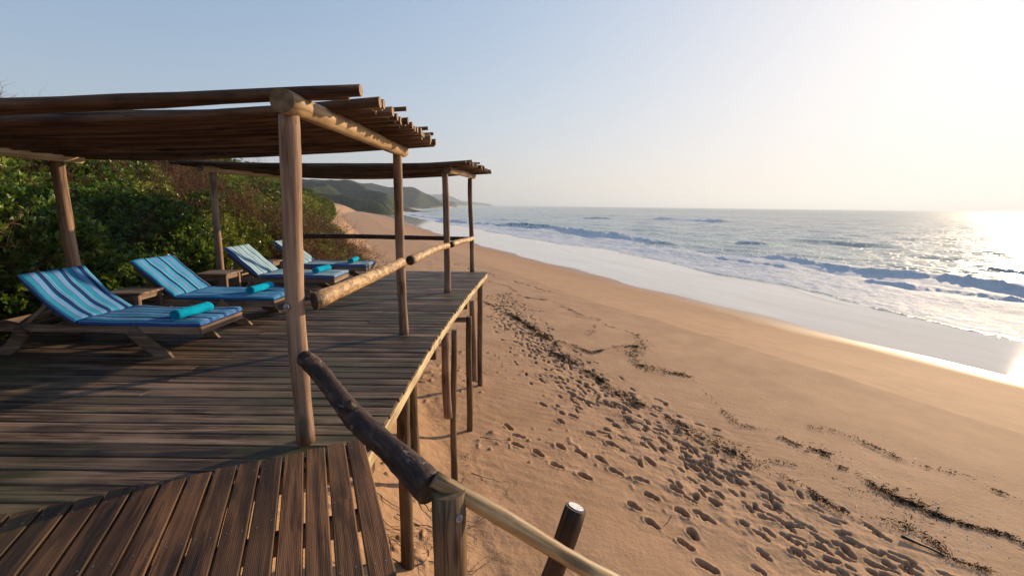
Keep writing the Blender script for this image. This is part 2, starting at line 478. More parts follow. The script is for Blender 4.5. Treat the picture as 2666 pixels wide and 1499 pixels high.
GZ[sel] += dz + np.clip(tramp, 0, 1.6) * (.016 * fbm(sx_ * 5.5, sy_ * 5.5, 4, .65) + .012 * (np.abs(fbm(sx_ * 3, sy_ * 3 + 9, 3)) - .2))
PSH = np.zeros(len(GX)); PSH[sel] = print_shade
GV = np.stack([GX, GY, GZ], -1)
me = mesh_np('sand', GV, GF)
attr(me, 'shore', U); attr(me, 'inland', T); attr(me, 'print_shade', PSH)

def sand_mat():
    t = NT('sand')
    geo = t.n.new('ShaderNodeNewGeometry'); pos = geo.outputs['Position']
    u = t.attr('shore').outputs['Fac']; inl = t.attr('inland').outputs['Fac']
    n1 = t.noise(pos, 1.1, 5, .6); n2 = t.noise(pos, 60, 3, .7); n3 = t.noise(t.mapv(pos, (.25, .05, .1)), 1., 4, .55, .4)
    col = t.ramp(n1, [(.3, (.375, .225, .128)), (.7, (.47, .292, .175))])
    col = t.mix(t.ramp(n2, [(.62, 0.), (.74, .5)]), col, (.17, .105, .06))
    uu = t.math('ADD', u, t.math('MULTIPLY_ADD', n3, 3.0, -1.5))
    uu1 = t.math('DIVIDE', t.math('ADD', uu, 20.), 20.)
    damp = t.ramp(uu1, [(.25, 0.), (.55, .22), (.84, .45), (.94, 1.), (1., 1.)])
    col = t.mix(damp, col, (.30, .168, .088))
    col = t.mix(t.math('MULTIPLY', t.attr('print_shade').outputs['Fac'], .85), col, (.075, .043, .025))      # shade inside the prints, painted into the sand colour
    # dry scrubby dune far along
    far = t.ramp(t.math('DIVIDE', inl, 60.), [(.10, 0.), (.26, 1.)])
    green = t.mix(t.noise(pos, .12, 5, .6), (.035, .045, .016), (.10, .095, .04))
    cn = t.noise(pos, .06, 4, .6)
    col = t.mix(t.math('MULTIPLY', far, t.ramp(cn, [(.36, 0.), (.46, 1.)])), col, green)
    t.put(t.p.inputs['Base Color'], col)
    wet = t.ramp(uu1, [(.82, 0.), (.95, .75), (1., 1.)])
    t.put(t.p.inputs['Roughness'], t.math('MULTIPLY_ADD', wet, -.50, .85))
    t.put(t.p.inputs['Specular IOR Level'], t.math('MULTIPLY_ADD', wet, .45, .15))
    h = t.math('ADD', t.math('MULTIPLY', n2, .35), t.math('MULTIPLY', t.noise(pos, 14, 4, .65), 1.))
    dryb = t.math('MULTIPLY', h, t.math('SUBTRACT', 1., t.ramp(uu1, [(.1, 0.), (.4, .85), (1., .97)])))
    t.put(t.p.inputs['Normal'], t.bump(dryb, .7, .02))
    return t.m
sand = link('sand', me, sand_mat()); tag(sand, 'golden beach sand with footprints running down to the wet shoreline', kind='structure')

# ------------------------------------------------------------------ sea
oang = rd(np.concatenate([np.arange(-60, -26, 2.), np.arange(-26, 56, .16), np.arange(56, 130, 4.)]))
orad = np.concatenate([np.geomspace(12, 90, 300), np.geomspace(90.6, 420, 190), np.geomspace(426, 14000, 90)])
OX, OY, OF = polar_grid(oang, orad)
OU = shore_u(OX, OY)
keepv = OU > -5
keep = keepv[OF].all(1); OF = OF[keep]
used = np.zeros(len(OX), bool); used[OF.ravel()] = True
remap = np.cumsum(used) - 1; OF = remap[OF]; OX, OY, OU = OX[used], OY[used], OU[used]
OR = np.hypot(OX, OY)
OZ = np.full(len(OX), -5.5)
rg2 = np.random.default_rng(3)
cell = np.maximum(OR * .0068, OR * math.radians(.16))
off = sstep(9, 30, OU)
waves = np.zeros(len(OX))
for k in range(46):
    lam = 1.1 * (26 / 1.1) ** (k / 45.)
    th = math.radians(200 + rg2.normal(0, 26))      # waves travel mostly to the beach
    kx, ky = math.cos(th), math.sin(th)
    amp = .0085 * lam ** .86 * rg2.uniform(.6, 1.3)
    fade = sstep(2.2, 5, lam / cell)
    ph = 2 * math.pi * (OX * kx + OY * ky) / lam + rg2.uniform(0, 6.28)
    w = np.sin(ph + .35 * np.sin(ph)); w = w + .25 * np.cos(2 * ph)
    mod = .45 + 1.1 * vnoise(OX / (lam * 4) + k * 3.1, OY / (lam * 4) + k)
    waves += amp * fade * w * mod
OZ += waves * (off * .95 + .05 * sstep(3, 9, OU)) * .5
foam = np.zeros(len(OX)); shallow = np.zeros(len(OX))
# the front of the spent wave, running up the beach
FRY = np.array([-60, 14, 24.1, 32.4, 42.2, 52.4, 74.3, 99.7, 162, 217, 320, 600, 2400, 3700, 7000.])
FRX = np.array([66, 33.5, 27.9, 26.4, 25.1, 21.9, 15.5, 2.1, -19.5, -41, -78, -130, -225, -105, -1400.])
fx = np.interp(OY, FRY, FRX)
fsl = (np.interp(OY + 3, FRY, FRX) - np.interp(OY - 3, FRY, FRX)) / 6
fx = fx + .45 * np.sin(OY * .35) + .5 * (vnoise(OY * .16, OY * 0 + 2) - .5) * 3 + .35 * (vnoise(OY * .9, OY * 0 + 7) - .5)
q = (OX - fx) / np.sqrt(1 + fsl * fsl)
OZ += .10 * sstep(-.12, .22, q) * (1 - .8 * sstep(.5, 6, q)) * (.7 + .6 * vnoise(OX * 1.4, OY * 1.4))
OZ += .05 * sstep(0, 1.5, q) * fbm(OX * 1.1, OY * 1.1, 3) * 1.6 * sstep(26, 12, q)
edge = np.exp(-((q - .25) / .5) ** 2) * .35
wash = sstep(-.02, .4, q) * (1 - sstep(9, 20, q))
foam += wash * (.52 + .18 * fbm(OX * .12, OY * .12, 3)) + edge * .5
# glassy film between front and water line; thin second lines
swash = sstep(.15, -.15, q)
rim = np.exp(-((OU + .0) / .35) ** 2)
BRK = [  # crest line points (x,y), height, front width, back width, foam run
    ([(-36, 200), (-6.8, 165.2), (14.1, 146), (18.2, 118.3), (23.6, 106.7), (27.5, 97.1), (29.5, 86.4), (31.9, 82.1)], .95, 1.1, 3.6, 9),
    ([(34.0, 72.5), (34.7, 69.4), (38.3, 60.2), (39.6, 53.8), (42.8, 46.7), (44.4, 39), (47, 26), (49, 18)], .56, .6, 2.4, 7),
    ([(27.5, 64.5), (28.6, 63), (32.1, 57.3), (34.4, 53.9)], .32, .6, 1.6, 4),
    ([(34.2, 47), (35.1, 45.5), (38.9, 40.8), (40.6, 35.5), (43, 24)], .42, .7, 1.8, 5),
    ([(80, 272), (84, 263.9), (95.7, 248.8), (106.3, 226.2)], 1.0, 2, 6, 8),
    ([(22, 700), (26.1, 673), (50.3, 554.2)], 1.2, 3, 9, 10),
    ([(-14, 236), (-11.8, 231.7), (5.3, 211.3)], .7, 1.5, 4, 9),
    ([(41, 271), (42.4, 269.4), (52.9, 264.7)], .7, 2, 4, 6),
    ([(45, 93), (46.3, 91.3), (48.6, 89.)], .4, .8, 2, 1),
    ([(60, 110), (70, 90), (78, 70), (86, 50)], .35, 2., 6, 0),
    ([(56, 60), (60, 50), (63, 40), (66, 28)], .30, 1.5, 4, 0),
    ([(-75.6, 328), (-51.5, 262), (-35, 227), (-27, 199), (-17.4, 178)], .55, 1, 3, 8)]
for pts, hgt, wf, wb, run in BRK:
    py = np.array([p[1] for p in pts][::-1]); px = np.array([p[0] for p in pts][::-1])
    o_ = np.argsort(py); py, px = py[o_], px[o_]
    cx = np.interp(OY, py, px); sl = (np.interp(OY + 1.5, py, px) - np.interp(OY - 1.5, py, px)) / 3
    cx = cx + .9 * wf * (vnoise(OY * .22 / wf, OY * 0 + hgt * 50) - .5)
    q2 = (OX - cx) / np.sqrt(1 + sl * sl)
    span = py[-1] - py[0]
    ends = sstep(py[0] - .02 * span, py[0] + .18 * span, OY) * sstep(py[-1] + .02 * span, py[-1] - .18 * span, OY)
    if pts[-1][1] < 20 or hgt in (.42,): ends = sstep(py[-1] + .02 * span, py[-1] - .18 * span, OY)
    hv = (.35 + .9 * vnoise(OY * .10 + hgt * 33, OY * 0 + 5) + .5 * (vnoise(OY * .45 + hgt * 9, OY * 0 + 8) - .3))
    prof = np.where(q2 < 0, np.exp(-(q2 / wf) ** 2), np.exp(-(q2 / wb) ** 2))
    OZ += hgt * hv * ends * prof
    rn = (vnoise(OX * 1.3, OY * 1.3) - .5) + .7 * (vnoise(OX * 3.1, OY * 3.1) - .5)
    if run:
        brk = sstep(.38, .62, vnoise(OY * .085 + hgt * 21, OY * 0 + 11)) * .8 + .2
        if hgt == .56: brk = np.maximum(brk, .8)
        fr = np.exp(-((q2 + wf * .5) / (wf * .9)) ** 2) * brk
        OZ += hgt * .48 * ends * fr * rn * 2
        foam = np.maximum(foam, ends * fr * (.70 + .35 * vnoise(OX * .6, OY * .35)))
        foam = np.maximum(foam, ends * sstep(.1, -.5, q2) * sstep(-run * 1.7, -run * .3, q2) * .62 * (.5 + .5 * brk))
        foam = np.maximum(foam, ends * np.exp(-(q2 / (wb * .9)) ** 2) * (q2 > 0) * .62 * brk)
    shallow += ends * prof * .8
foam += .14 * (1 - sstep(15, 60, q)) * sstep(.0, .4, q) * (.6 + .8 * vnoise(OX * .09, OY * .05))
foam += (.04 + .10 * fbm(OX * .02, OY * .012, 3)) * sstep(25, 60, OU) * sstep(600, 150, OU)
S2Y = np.array([30, 41.6, 46.7, 49.5, 57.8, 75, 96.4, 111.4, 140]); S2X = np.array([26, 24.7, 22.0, 18.3, 12.9, 8.0, .5, -9.4, -22.])
q3 = OX - np.interp(OY, S2Y, S2X) + .5 * np.sin(OY * .4)
ripl = .035 * np.exp(-(q3 / .22) ** 2) * sstep(30, 36, OY) * sstep(135, 110, OY)
zs = land(OX, OY)
swz = np.maximum(zs + .025, -5.5 - .35 * sstep(0, 8, OU))
OZ = np.where(q < 0, -5.496 + ripl, np.maximum(OZ, zs + .03))
# film is a thin sheet following the sand up to the water line
OZ = np.where(OU < 0, -5.496, OZ)
me = mesh_np('sea', np.stack([OX, OY, OZ], -1), OF)
attr(me, 'foam', foam); attr(me, 'film', swash); attr(me, 'off', OU); attr(me, 'face', np.clip(shallow, 0, 1))
def sea_mat():
    t = NT('sea_water')
    geo = t.n.new('ShaderNodeNewGeometry'); pos = geo.outputs['Position']
    fo = t.attr('foam').outputs['Fac']; fi = t.attr('film').outputs['Fac']; of = t.attr('off').outputs['Fac']; fc = t.attr('face').outputs['Fac']
    d = t.ramp(t.math('DIVIDE', of, 160.), [(.0, (.16, .24, .22)), (.12, (.045, .19, .20)), (.35, (.018, .125, .15)), (1., (.010, .070, .105))])
    n0 = t.noise(pos, .05, 3)
    d = t.mix(t.ramp(n0, [(.4, 0.), (.7, .5)]), d, (.03, .13, .14))
    d = t.mix(t.math('MULTIPLY', fc, .55), d, (.03, .20, .19))
    rotm = t.add('ShaderNodeVectorRotate'); rotm.rotation_type = 'Z_AXIS'; t.put(rotm.inputs['Vector'], pos); rotm.inputs['Angle'].default_value = -.38
    fine = t.noise(t.mapv(rotm, (2.6, 1.1, 1)), 1., 6, .68, .7)
    mid_ = t.noise(t.mapv(rotm, (.55, .17, .3)), 1., 4, .6, .5)
    wp = t.n.new('ShaderNodeTexNoise'); wp.inputs['Scale'].default_value = .5; t.put(wp.inputs['Vector'], rotm)
    wadd = t.n.new('ShaderNodeVectorMath'); wadd.operation = 'MULTIPLY_ADD'; t.put(wadd.inputs[0], wp.outputs['Color']); wadd.inputs[1].default_value = (2.2, 2.2, 0); t.put(wadd.inputs[2], rotm)
    lace = t.add('ShaderNodeTexVoronoi'); lace.feature = 'DISTANCE_TO_EDGE'; t.put(lace.inputs['Vector'], t.mapv(wadd.outputs[0], (1.0, .42, .3))); lace.inputs['Scale'].default_value = 1.
    lc = t.math('MULTIPLY', t.math('SUBTRACT', .16, lace.outputs['Distance'], clamp=True), 1.5)
    nn = t.math('ADD', t.math('ADD', t.math('MULTIPLY', fine, .48), t.math('MULTIPLY', mid_, .48)), lc)
    th = t.math('SUBTRACT', 1.0, fo)
    m = t.math('DIVIDE', t.math('SUBTRACT', nn, t.math('MULTIPLY_ADD', th, .55, .12)), .13, clamp=True)
    m = t.math('MULTIPLY', m, t.math('SUBTRACT', 1., fi))
    filmc = t.mix(t.noise(t.mapv(rotm, (.5, .12, .3)), 1., 4, .6), (.54, .46, .37), (.84, .77, .66))  # cream reflection of the sky painted in as a pale film colour
    base = t.mix(fi, d, filmc)
    foamc = t.mix(t.noise(t.mapv(rotm, (1.6, .7, 1)), 1., 5, .7), (.42, .47, .52), (.78, .79, .80))
    base = t.mix(m, base, foamc)
    t.put(t.p.inputs['Base Color'], base)
    t.put(t.p.inputs['Roughness'], t.math('ADD', t.math('MULTIPLY', m, .55), t.math('MULTIPLY_ADD', fi, -.095, .12)))
    t.p.inputs['IOR'].default_value = 1.34
    farr = t.ramp(t.math('DIVIDE', of, 1500.), [(.02, 0.), (.35, .7), (1., 1.)])          # wave slopes hide and roughen the distant surface
    t.put(t.p.inputs['Specular IOR Level'], t.math('SUBTRACT', t.math('MULTIPLY_ADD', fi, -.10, .5), t.math('ADD', t.math('MULTIPLY', farr, .34), t.math('MULTIPLY', m, .38)), ))
    t.put(t.p.inputs['Roughness'], t.math('ADD', t.math('ADD', t.math('MULTIPLY', m, .55), t.math('MULTIPLY', farr, .16)), t.math('MULTIPLY_ADD', fi, -.095, .12)))
    # ripples
    r1 = t.noise(t.mapv(rotm, (1.9, .8, 1)), 1., 5, .62, .3)
    r2 = t.noise(t.mapv(rotm, (.55, .22, 1)), 1., 4, .6, .2)
    hh = t.math('ADD', t.math('MULTIPLY', r1, .22), t.math('MULTIPLY', r2, .55))
    hh = t.math('ADD', hh, t.math('MULTIPLY', m, t.math('MULTIPLY', t.noise(rotm, 3.2, 5, .7), .9)))
    hh = t.math('MULTIPLY', hh, t.math('MULTIPLY_ADD', fi, -.90, 1.))
    t.put(t.p.inputs['Normal'], t.bump(hh, 1., .15))
    return t.m
sea = link('sea', me, sea_mat()); tag(sea, 'blue green sea with white breakers rolling in to the beach', kind='structure')

# ------------------------------------------------------------------ distant hills
def seg_ridge(P, ridge, slope, back=None):
    """height of a ridge given as (x, y, z) points: highest over its segments of z - slope * distance"""
    out = np.full(len(P), -99.)
    for a, b in zip(ridge[:-1], ridge[1:]):
        a = np.array(a, float); b = np.array(b, float)
        d = b[:2] - a[:2]; L2 = (d ** 2).sum()
        t = np.clip(((P - a[:2]) @ d) / L2, 0, 1)
        c = a[:2] + t[:, None] * d
        dist = np.hypot(*(P - c).T)
        z = a[2] + t * (b[2] - a[2]) + 6
        out = np.maximum(out, z * np.exp(-(dist / (z * slope)) ** 1.6) - 6)
    return out
def hill_mat(name, pale):
    t = NT(name)
    geo = t.n.new('ShaderNodeNewGeometry'); pos = geo.outputs['Position']
    s = pale
    n = t.noise(pos, .05 * s, 6, .65); n2 = t.noise(pos, .35 * s, 4, .7); n3 = t.noise(t.mapv(pos, (.012 * s, .004 * s, .03 * s)), 1., 4, .6, .6)
    col = t.ramp(n, [(.35, (.016, .026, .009)), (.52, (.045, .062, .018)), (.7, (.095, .098, .035))])
    col = t.mix(t.ramp(n2, [(.40, .75), (.60, 0.)]), col, (.010, .014, .007))
    sa = t.attr('bare').outputs['Fac']
    mask = t.math('DIVIDE', t.math('SUBTRACT', t.math('ADD', n3, sa), .87), .06, clamp=True)
    col = t.mix(mask, col, (.48, .35, .23))
    t.put(t.p.inputs['Base Color'], col); t.p.inputs['Roughness'].default_value = .9; t.p.inputs['Specular IOR Level'].default_value = .1
    t.put(t.p.inputs['Normal'], t.bump(t.noise(pos, .5 * s, 4, .7), .8, 1.4 / s))
    return t.m
def hill(label, ridges, x0, x1, y0, y1, nx, ny, slope, nz, fr, matl, bare):
    xs = np.linspace(x0, x1, nx); ys = np.linspace(y0, y1, ny)
    X, Y = np.meshgrid(xs, ys); P = np.stack([X.ravel(), Y.ravel()], -1)
    Z = np.full(len(P), -99.)
    wx = P[:, 0] + 14 / fr * .04 * fbm(P[:, 0] * fr * .7, P[:, 1] * fr * .7, 3); P2 = np.stack([wx, P[:, 1]], -1)
    for r in ridges: Z = np.maximum(Z, seg_ridge(P2, r, slope))
    Zs = Z.copy()
    Z = Z + nz * fbm(P[:, 0] * fr, P[:, 1] * fr, 6, .55) * sstep(-6, 6, Z) - nz * .5 * (1 - np.abs(fbm(P[:, 0] * fr * .8 + 5, P[:, 1] * fr * .8, 3))) * sstep(-4, 10, Z) + nz * .4
    ed = np.minimum.reduce([P[:, 0] - x0, x1 - P[:, 0], P[:, 1] - y0, y1 - P[:, 1]]) / ((x1 - x0) * .03)
    Z = np.minimum(Z, -8 + np.clip(ed, 0, 1) * 200) - 2.0
    idx = np.arange(nx * ny).reshape(ny, nx)
    F = np.stack([idx[:-1, :-1], idx[:-1, 1:], idx[1:, 1:], idx[1:, :-1]], -1).reshape(-1, 4)
    k = (Z > -8)[F].any(1); F = F[k]
    me = mesh_np('hill', np.stack([P[:, 0], P[:, 1], Z], -1), F)
    b = sstep(bare[0], bare[1], Zs) * bare[2]
    for (bx, by, br, bs) in bare[3]: b = b + bs * np.exp(-(((P[:, 0] - bx) ** 2 + (P[:, 1] - by) ** 2) / br ** 2))
    attr(me, 'bare', b)
    o = link('hill', me, matl); tag(o, label, kind='structure')
    return o
hill('nearest green dune ridge above the curve of the beach', [[(-420, 560, 40), (-330, 560, 36), (-211, 520, 29.6), (-162, 500, 27.4), (-126, 430, 16.7), (-102, 380, 8), (-90, 345, 0)],
     [(-230, 380, 30), (-165, 345, 20), (-128, 330, 12), (-106, 320, 7.8), (-92, 312, 3.)], [(-211, 520, 29), (-180, 420, 22), (-128, 330, 12)], [(-190, 700, 14), (-162, 500, 20)]],
     -460, -60, 200, 800, 230, 280, .85, 3.4, .022, hill_mat('dune_scrub', 1.), (1.5, -4.5, .42, [(-112, 380, 22, .3), (-155, 480, 22, .35)]))
hill('long blue green ridge rising behind the nearest dune', [[(-560, 1050, 56), (-420, 1000, 54), (-357, 1000, 53), (-303, 1000, 48.7), (-285, 1000, 49.7), (-258, 1000, 43), (-222, 980, 38), (-196, 950, 23.7), (-176, 900, 10.3)],
     [(-300, 1000, 40), (-262, 1150, 6), (-207, 1200, 16.4), (-185, 1200, 13.8), (-160, 1300, 3.9)]],
     -640, -130, 760, 1450, 200, 210, .75, 6., .010, hill_mat('ridge_scrub', .6), (3, -4, .40, [(-205, 1000, 45, .42), (-240, 1100, 50, .4)]))
hill('hazy ridge with pale bare dune patches further down the coast', [[(-700, 2000, 66), (-454, 2000, 65.5), (-426, 2000, 58), (-344, 2000, 44), (-291, 1900, 33), (-270, 1800, 17), (-262, 1700, 6)],
     [(-290, 1900, 20), (-300, 2500, 18)]],
     -800, -215, 1450, 2700, 170, 170, .95, 7., .006, hill_mat('far_scrub', .35), (6, -3, .42, [(-330, 1850, 90, .36)]))
hill('faint blue headland at the far end of the bay', [[(-900, 3300, 78), (-500, 3200, 72.8), (-434, 3200, 78.7), (-332, 3200, 40), (-240, 3400, 18), (-175, 3600, 2)]],
     -1000, -120, 2700, 4100, 160, 150, 1.3, 7., .004, hill_mat('headland_scrub', .25), (6, -3, .42, []))

# ------------------------------------------------------------------ deck
def edge_x(y):          # the seaward edge bows out with distance
    return float(np.interp(y, [1.0, 2.7, 3.1, 3.9, 5.2, 6.4, 8.1, 10.65], [-.895, -.895, -.905, -.905, -.893, -.845, -.765, -.585]))
deck = empty('wooden_deck', (-3.0, 6.0, 0)); tag(deck, 'long weathered grey brown boardwalk deck on log piles above the sand', 'deck')
PE0, PE1 = Vector((-2.356, 2.045)), Vector((-.954, 2.769))        # where the landing's planks end
def plank_line_x(y): return PE0.x + (y - PE0.y) * (PE1.x - PE0.x) / (PE1.y - PE0.y)
pitch = .1475; y = 10.62; nb = 0
while y > .9:
    x1 = edge_x(y) + random.uniform(-.004, .014)
    if y < 2.80: x1 = min(x1, plank_line_x(y) + .16)
    x0 = -5.72 + random.uniform(-.05, .03) if y > 1.5 else -5.7
    L = x1 - x0
    cuts = [0, L]
    if random.random() < .35 and x1 - x0 > 2: cuts = [0, random.choice([-4.2, -3.0, -1.9]) - x0, L]; cuts = cuts if cuts[1] < L - .4 else [0, L]
    for ca, cb in zip(cuts[:-1], cuts[1:]):
        me = box_mesh('board', cb - ca - .005, .1295 + random.uniform(-.003, .002), .034, .0045, 14, .0013, nb + int(ca * 100))
        m = Matrix.Translation((x0 + ca, y, -.032 + random.uniform(-.0022, .0022))) @ Matrix.Rotation(random.uniform(-.0006, .0006), 4, 'Z')
        link('board', me, W_DECK, deck, m)
    y -= pitch; nb += 1
scr = []
yy = 10.62
while yy > .9:
    if yy < 7:
        for jx in (-5.4, -4.2, -3.0, -1.9, -1.05):
            if yy < 2.8 and jx > plank_line_x(yy): continue
            for s_ in (-.035, .035): scr.append((jx + random.uniform(-.012, .012), yy + s_, .0012))
    yy -= pitch
V = []; F = []
for (x, y_, z) in scr:
    b = len(V)
    for j in range(6): V.append((x + 3 + .005 * math.cos(j * 1.047), y_ - 6 + .005 * math.sin(j * 1.047), z))
    F.append(tuple(range(b, b + 6)))
me = bpy.data.meshes.new('screw_heads'); me.from_pydata(V, [], F); me.update()
so = link('screw_heads', me, RUST, deck, Matrix.Translation((-3, 6, 0))); so['kind'] = 'stuff'
# edge boards: two lengths butted
def edge_board(ya, yb, parent):
    n = 8; V = []; F = []
    for i in range(n + 1):
        yy = ya + (yb - ya) * i / n; x = edge_x(yy) - .034
        for dx, dz in ((0, -.035), (.030, -.035), (.030, -.135), (0, -.135)): V.append((x + dx, yy, dz))
    for i in range(n):
        for j in range(4): a = i * 4 + j; b = i * 4 + (j + 1) % 4; F.append((a, b, b + 4, a + 4))
    F.append((3, 2, 1, 0)); F.append(tuple(range(n * 4, n * 4 + 4)))
    me = bpy.data.meshes.new('edge_board'); me.from_pydata([(v[1] - ya, -(v[0] - edge_x(ya)), v[2]) for v in V], [], [tuple(reversed(f)) for f in F]); me.update()
    m = Matrix(((0, -1, 0, edge_x(ya)), (1, 0, 0, ya), (0, 0, 1, 0), (0, 0, 0, 1)))
    return link('edge_board', me, W_FASCIA, parent, m)
edge_board(2.55, 5.10, deck); edge_board(5.125, 10.68, deck)
for yy, ex in ((2.9, -.95), (5.30, -.905), (8.02, -.80), (10.35, -.66)):
    bar('bearer', (-5.6, yy, -.215), (ex, yy, -.215), .09, .15, W_PILE, deck, bev=.006)
for xx in (-5.4, -4.2, -3.0, -1.9):
    bar('joist', (xx, 1.2, -.085), (xx, 10.6, -.085), .05, .10, W_PILE, deck)
bar('far_edge_board', (-5.7, 10.715, -.085), (-.60, 10.715, -.085), .028, .10, W_DECK, deck)
# piles
def g(x, y): return land1(x, y)
piles = [((-1.03, 4.12, -.14), (-1.045, 4.18, g(-1.05, 4.15) - .3), .062, .066), ((-.965, 4.20, -.14), (-.955, 4.22, -1.15), .050, .050),
         ((-.79, 6.1, -.14), (-.813, 6.1, g(-.8, 6.1) - .3), .040, .052),
         ((-.759, 7.9, -.40), (-.756, 7.9, g(-.75, 7.9) - .3), .052, .056), ((-.72, 10.2, -.14), (-.72, 10.2, g(-.7, 10.2) - .3), .06, .06)]
for a, b, r1, r2 in piles: tube('pile', a, b, r1, r2, (W_PILE, E_POLE), deck, 12, 12, .012, .03)
tube('stub_post', (-.880, 5.88, -.145), (-.862, 5.88, -1.33), .056, .060, (W_POST, E_DARK), deck, 12, 8, .008, .02)
tube('stub_post', (-.715, 8.03, -.145), (-.680, 8.03, -1.65), .050, .056, (W_POST, E_DARK), deck, 12, 8, .008, .02)
tube('cross_piece', (-1.30, 7.9, -.47), (-.80, 7.9, -.46), .045, .045, (W_PILE, E_DARK), deck, 10, 4, .0, .03)
for xx, yy in ((-5.4, 2.9), (-5.4, 5.3), (-5.4, 8.0), (-5.4, 10.3), (-3.0, 2.9), (-3.0, 5.3), (-3.0, 8.0), (-3.0, 10.3), (-2.2, 2.9)):
    tube('pile', (xx, yy, -.29), (xx, yy, g(xx, yy) - .3), .06, .06, (W_PILE, E_POLE), deck, 8, 3)

# ------------------------------------------------------------------ landing with the angled planks
landing = empty('stair_landing', (-1.6, 1.6, 0)); tag(landing, 'brown ribbed stair landing laid at an angle over the near deck', 'stair landing')
hd = math.radians(23.9); pd = Vector((math.sin(hd), -math.cos(hd), 0))      # planks run towards the viewer
ed = (PE1 - PE0).normalized(); n_pl = 28; screws = []
for k in range(n_pl):
    c = PE1 - ed * (.0585 + k * .1195)
    wv = random.uniform(.1045, .1085)
    side = Vector((-pd.y, pd.x, 0))
    m = Matrix.Identity(4)
    for i in range(3): m[i][0] = pd[i]; m[i][1] = Vector((0, 0, 1)).cross(pd)[i]; m[i][2] = (0, 0, 1)[i]
    st = random.uniform(-.012, .012)
    m.translation = Vector((c.x, c.y, .006 + random.uniform(-.002, .002))) + pd * st
    m = m @ Matrix.Rotation(random.uniform(-.003, .003), 4, 'Z')
    L = 2.3
    link('plank', box_mesh('plank', L, wv, .036, .0055, 10, .0011, k + 99), W_PLANK, landing, m)
    for dd in (.10, .62, 1.12):
        for s in (-.03, .03):
            p = m @ Vector((dd + random.uniform(-.02, .02), s + random.uniform(-.01, .01), .0365)); screws.append(p)
V = []; F = []
for p in screws:
    b = len(V)
    for j in range(6): V.append((p.x + .0042 * math.cos(j * 1.047) + 1.6, p.y + .0042 * math.sin(j * 1.047) - 1.6, p.z + .0008))
    V.append((p.x + 1.6, p.y - 1.6, p.z + .0018))
    for j in range(6): F.append((b + j, b + (j + 1) % 6, b + 6))
me = bpy.data.meshes.new('screw_heads'); me.from_pydata(V, [], F); me.update()
so = link('screw_heads', me, STEEL, landing, Matrix.Translation((-1.6, 1.6, 0))); so['kind'] = 'stuff'
for dd in (.14, .66, 1.2):
    a = Vector((PE1.x, PE1.y, -.062)) + pd * dd - Vector((ed.x, ed.y, 0)) * .02
    b_ = a - Vector((ed.x, ed.y, 0)) * 3.2
    bar('landing_joist', a, b_, .045, .11, W_PILE, landing)

# ------------------------------------------------------------------ pergolas
BOLT_R = .022
def bolt(p, nrm, parent, r=BOLT_R, name='bolt'):
    nrm = Vector(nrm).normalized()
    m = nrm.to_track_quat('Z', 'Y').to_matrix().to_4x4(); m.translation = Vector(p)
    V = []; F = []
    def disc(r, z0, z1, n):
        b = len(V)
        for z in (z0, z1):
            for j in range(n): V.append((r * math.cos(6.2832 * j / n), r * math.sin(6.2832 * j / n), z))
        for j in range(n): F.append((b + j, b + (j + 1) % n, b + n + (j + 1) % n, b + n + j))
        F.append(tuple(range(b + n, b + 2 * n)))
    disc(r, -.004, .003, 18); disc(r * .52, .003, .012, 6); disc(r * .25, .012, .018, 8)
    me = bpy.data.meshes.new(name); me.from_pydata(V, [], F); me.update()
    return link(name, me, STEEL, parent, m)

P1, P2, P3, P4 = (-1.353, 2.789), (-1.307, 5.351), (-1.160, 8.064), (-.939, 10.685)
def pergola(label, posts, beams, poles, sagv):
    cx = sum(p[0][0] for p in posts) / len(posts); cy = sum(p[0][1] for p in posts) / len(posts)
    root = empty('pergola', (cx, cy, 0)); tag(root, label, 'pergola', 'pole roofed pergolas along the deck')
    for (b, tp, r1, r2) in posts:
        tube('post', (b[0], b[1], b[2] if len(b) > 2 else 0.001), tp, r1, r2, (W_POST, E_BEAM), root, 18, 26, .013, .032)
    for a, b, r1, r2 in beams:
        tube('beam', a, b, r1, r2, (W_BEAM, E_BEAM), root, 18, 16, .008, .02)
    for (a, b, r1, r2, sg) in poles:
        tube('roof_pole', a, b, r1, r2, (W_ROOF, E_POLE), root, 9, 16, random.uniform(.012, .03), .06, sag=sg)
    return root
def poles_for(y0, y1, xl, xr, zl, zr, sag, lead, rs=(.026, .038)):
    out = []; y = y0
    for k, (dy, dxr, r) in enumerate(lead):
        yy = y0 + dy
        out.append(((xl, yy + random.uniform(-.01, .01), zl - .075 + r), (xr(yy) + dxr, yy, zr(yy) + r), r * .95, r * 1.05, .035))
    y = y0 + lead[-1][0] + .29 if lead else y0
    while y < y1:
        r = random.uniform(*rs)
        out.append(((xl + random.uniform(-.1, .1), y + random.uniform(-.015, .015), zl + r + random.uniform(0, .006)),
                    (xr(y) + random.choice([-.06, -.02, .0, .02, .03]) + random.uniform(-.025, .025), y + random.uniform(-.012, .012), zr(y) + r + random.uniform(0, .008)), r * random.uniform(.85, 1.1), r * random.uniform(.85, 1.1), sag * (.80 + .20 * min(1, (y - y0 - .2) / 1.4)) + random.uniform(-.015, .012)))
        y += r * 1.86
    # a few thin ones lying on top
    for _ in range(4):
        yy = random.uniform(y0 + .4, y1 - .1); r = random.uniform(.014, .022)
        out.append(((xl, yy, zl + .105), (xr(yy) + random.uniform(-.12, .09), yy + random.uniform(-.08, .08), zr(yy) + .085 + r), r, r, sag * .8))
    return out
xr1 = lambda y: -.935 + .0 * (y - 3)
zr1 = lambda y: 2.172 + .018 * (y - 2.8)
poles1 = poles_for(2.86, 5.60, -6.6, xr1, 2.10, zr1, .10, [(0, .03, .037), (.078, -.16, .030)])
poles1.append(((-6.6, 2.985, 2.17), (-1.02, 2.99, 2.20), .018, .016, .03))
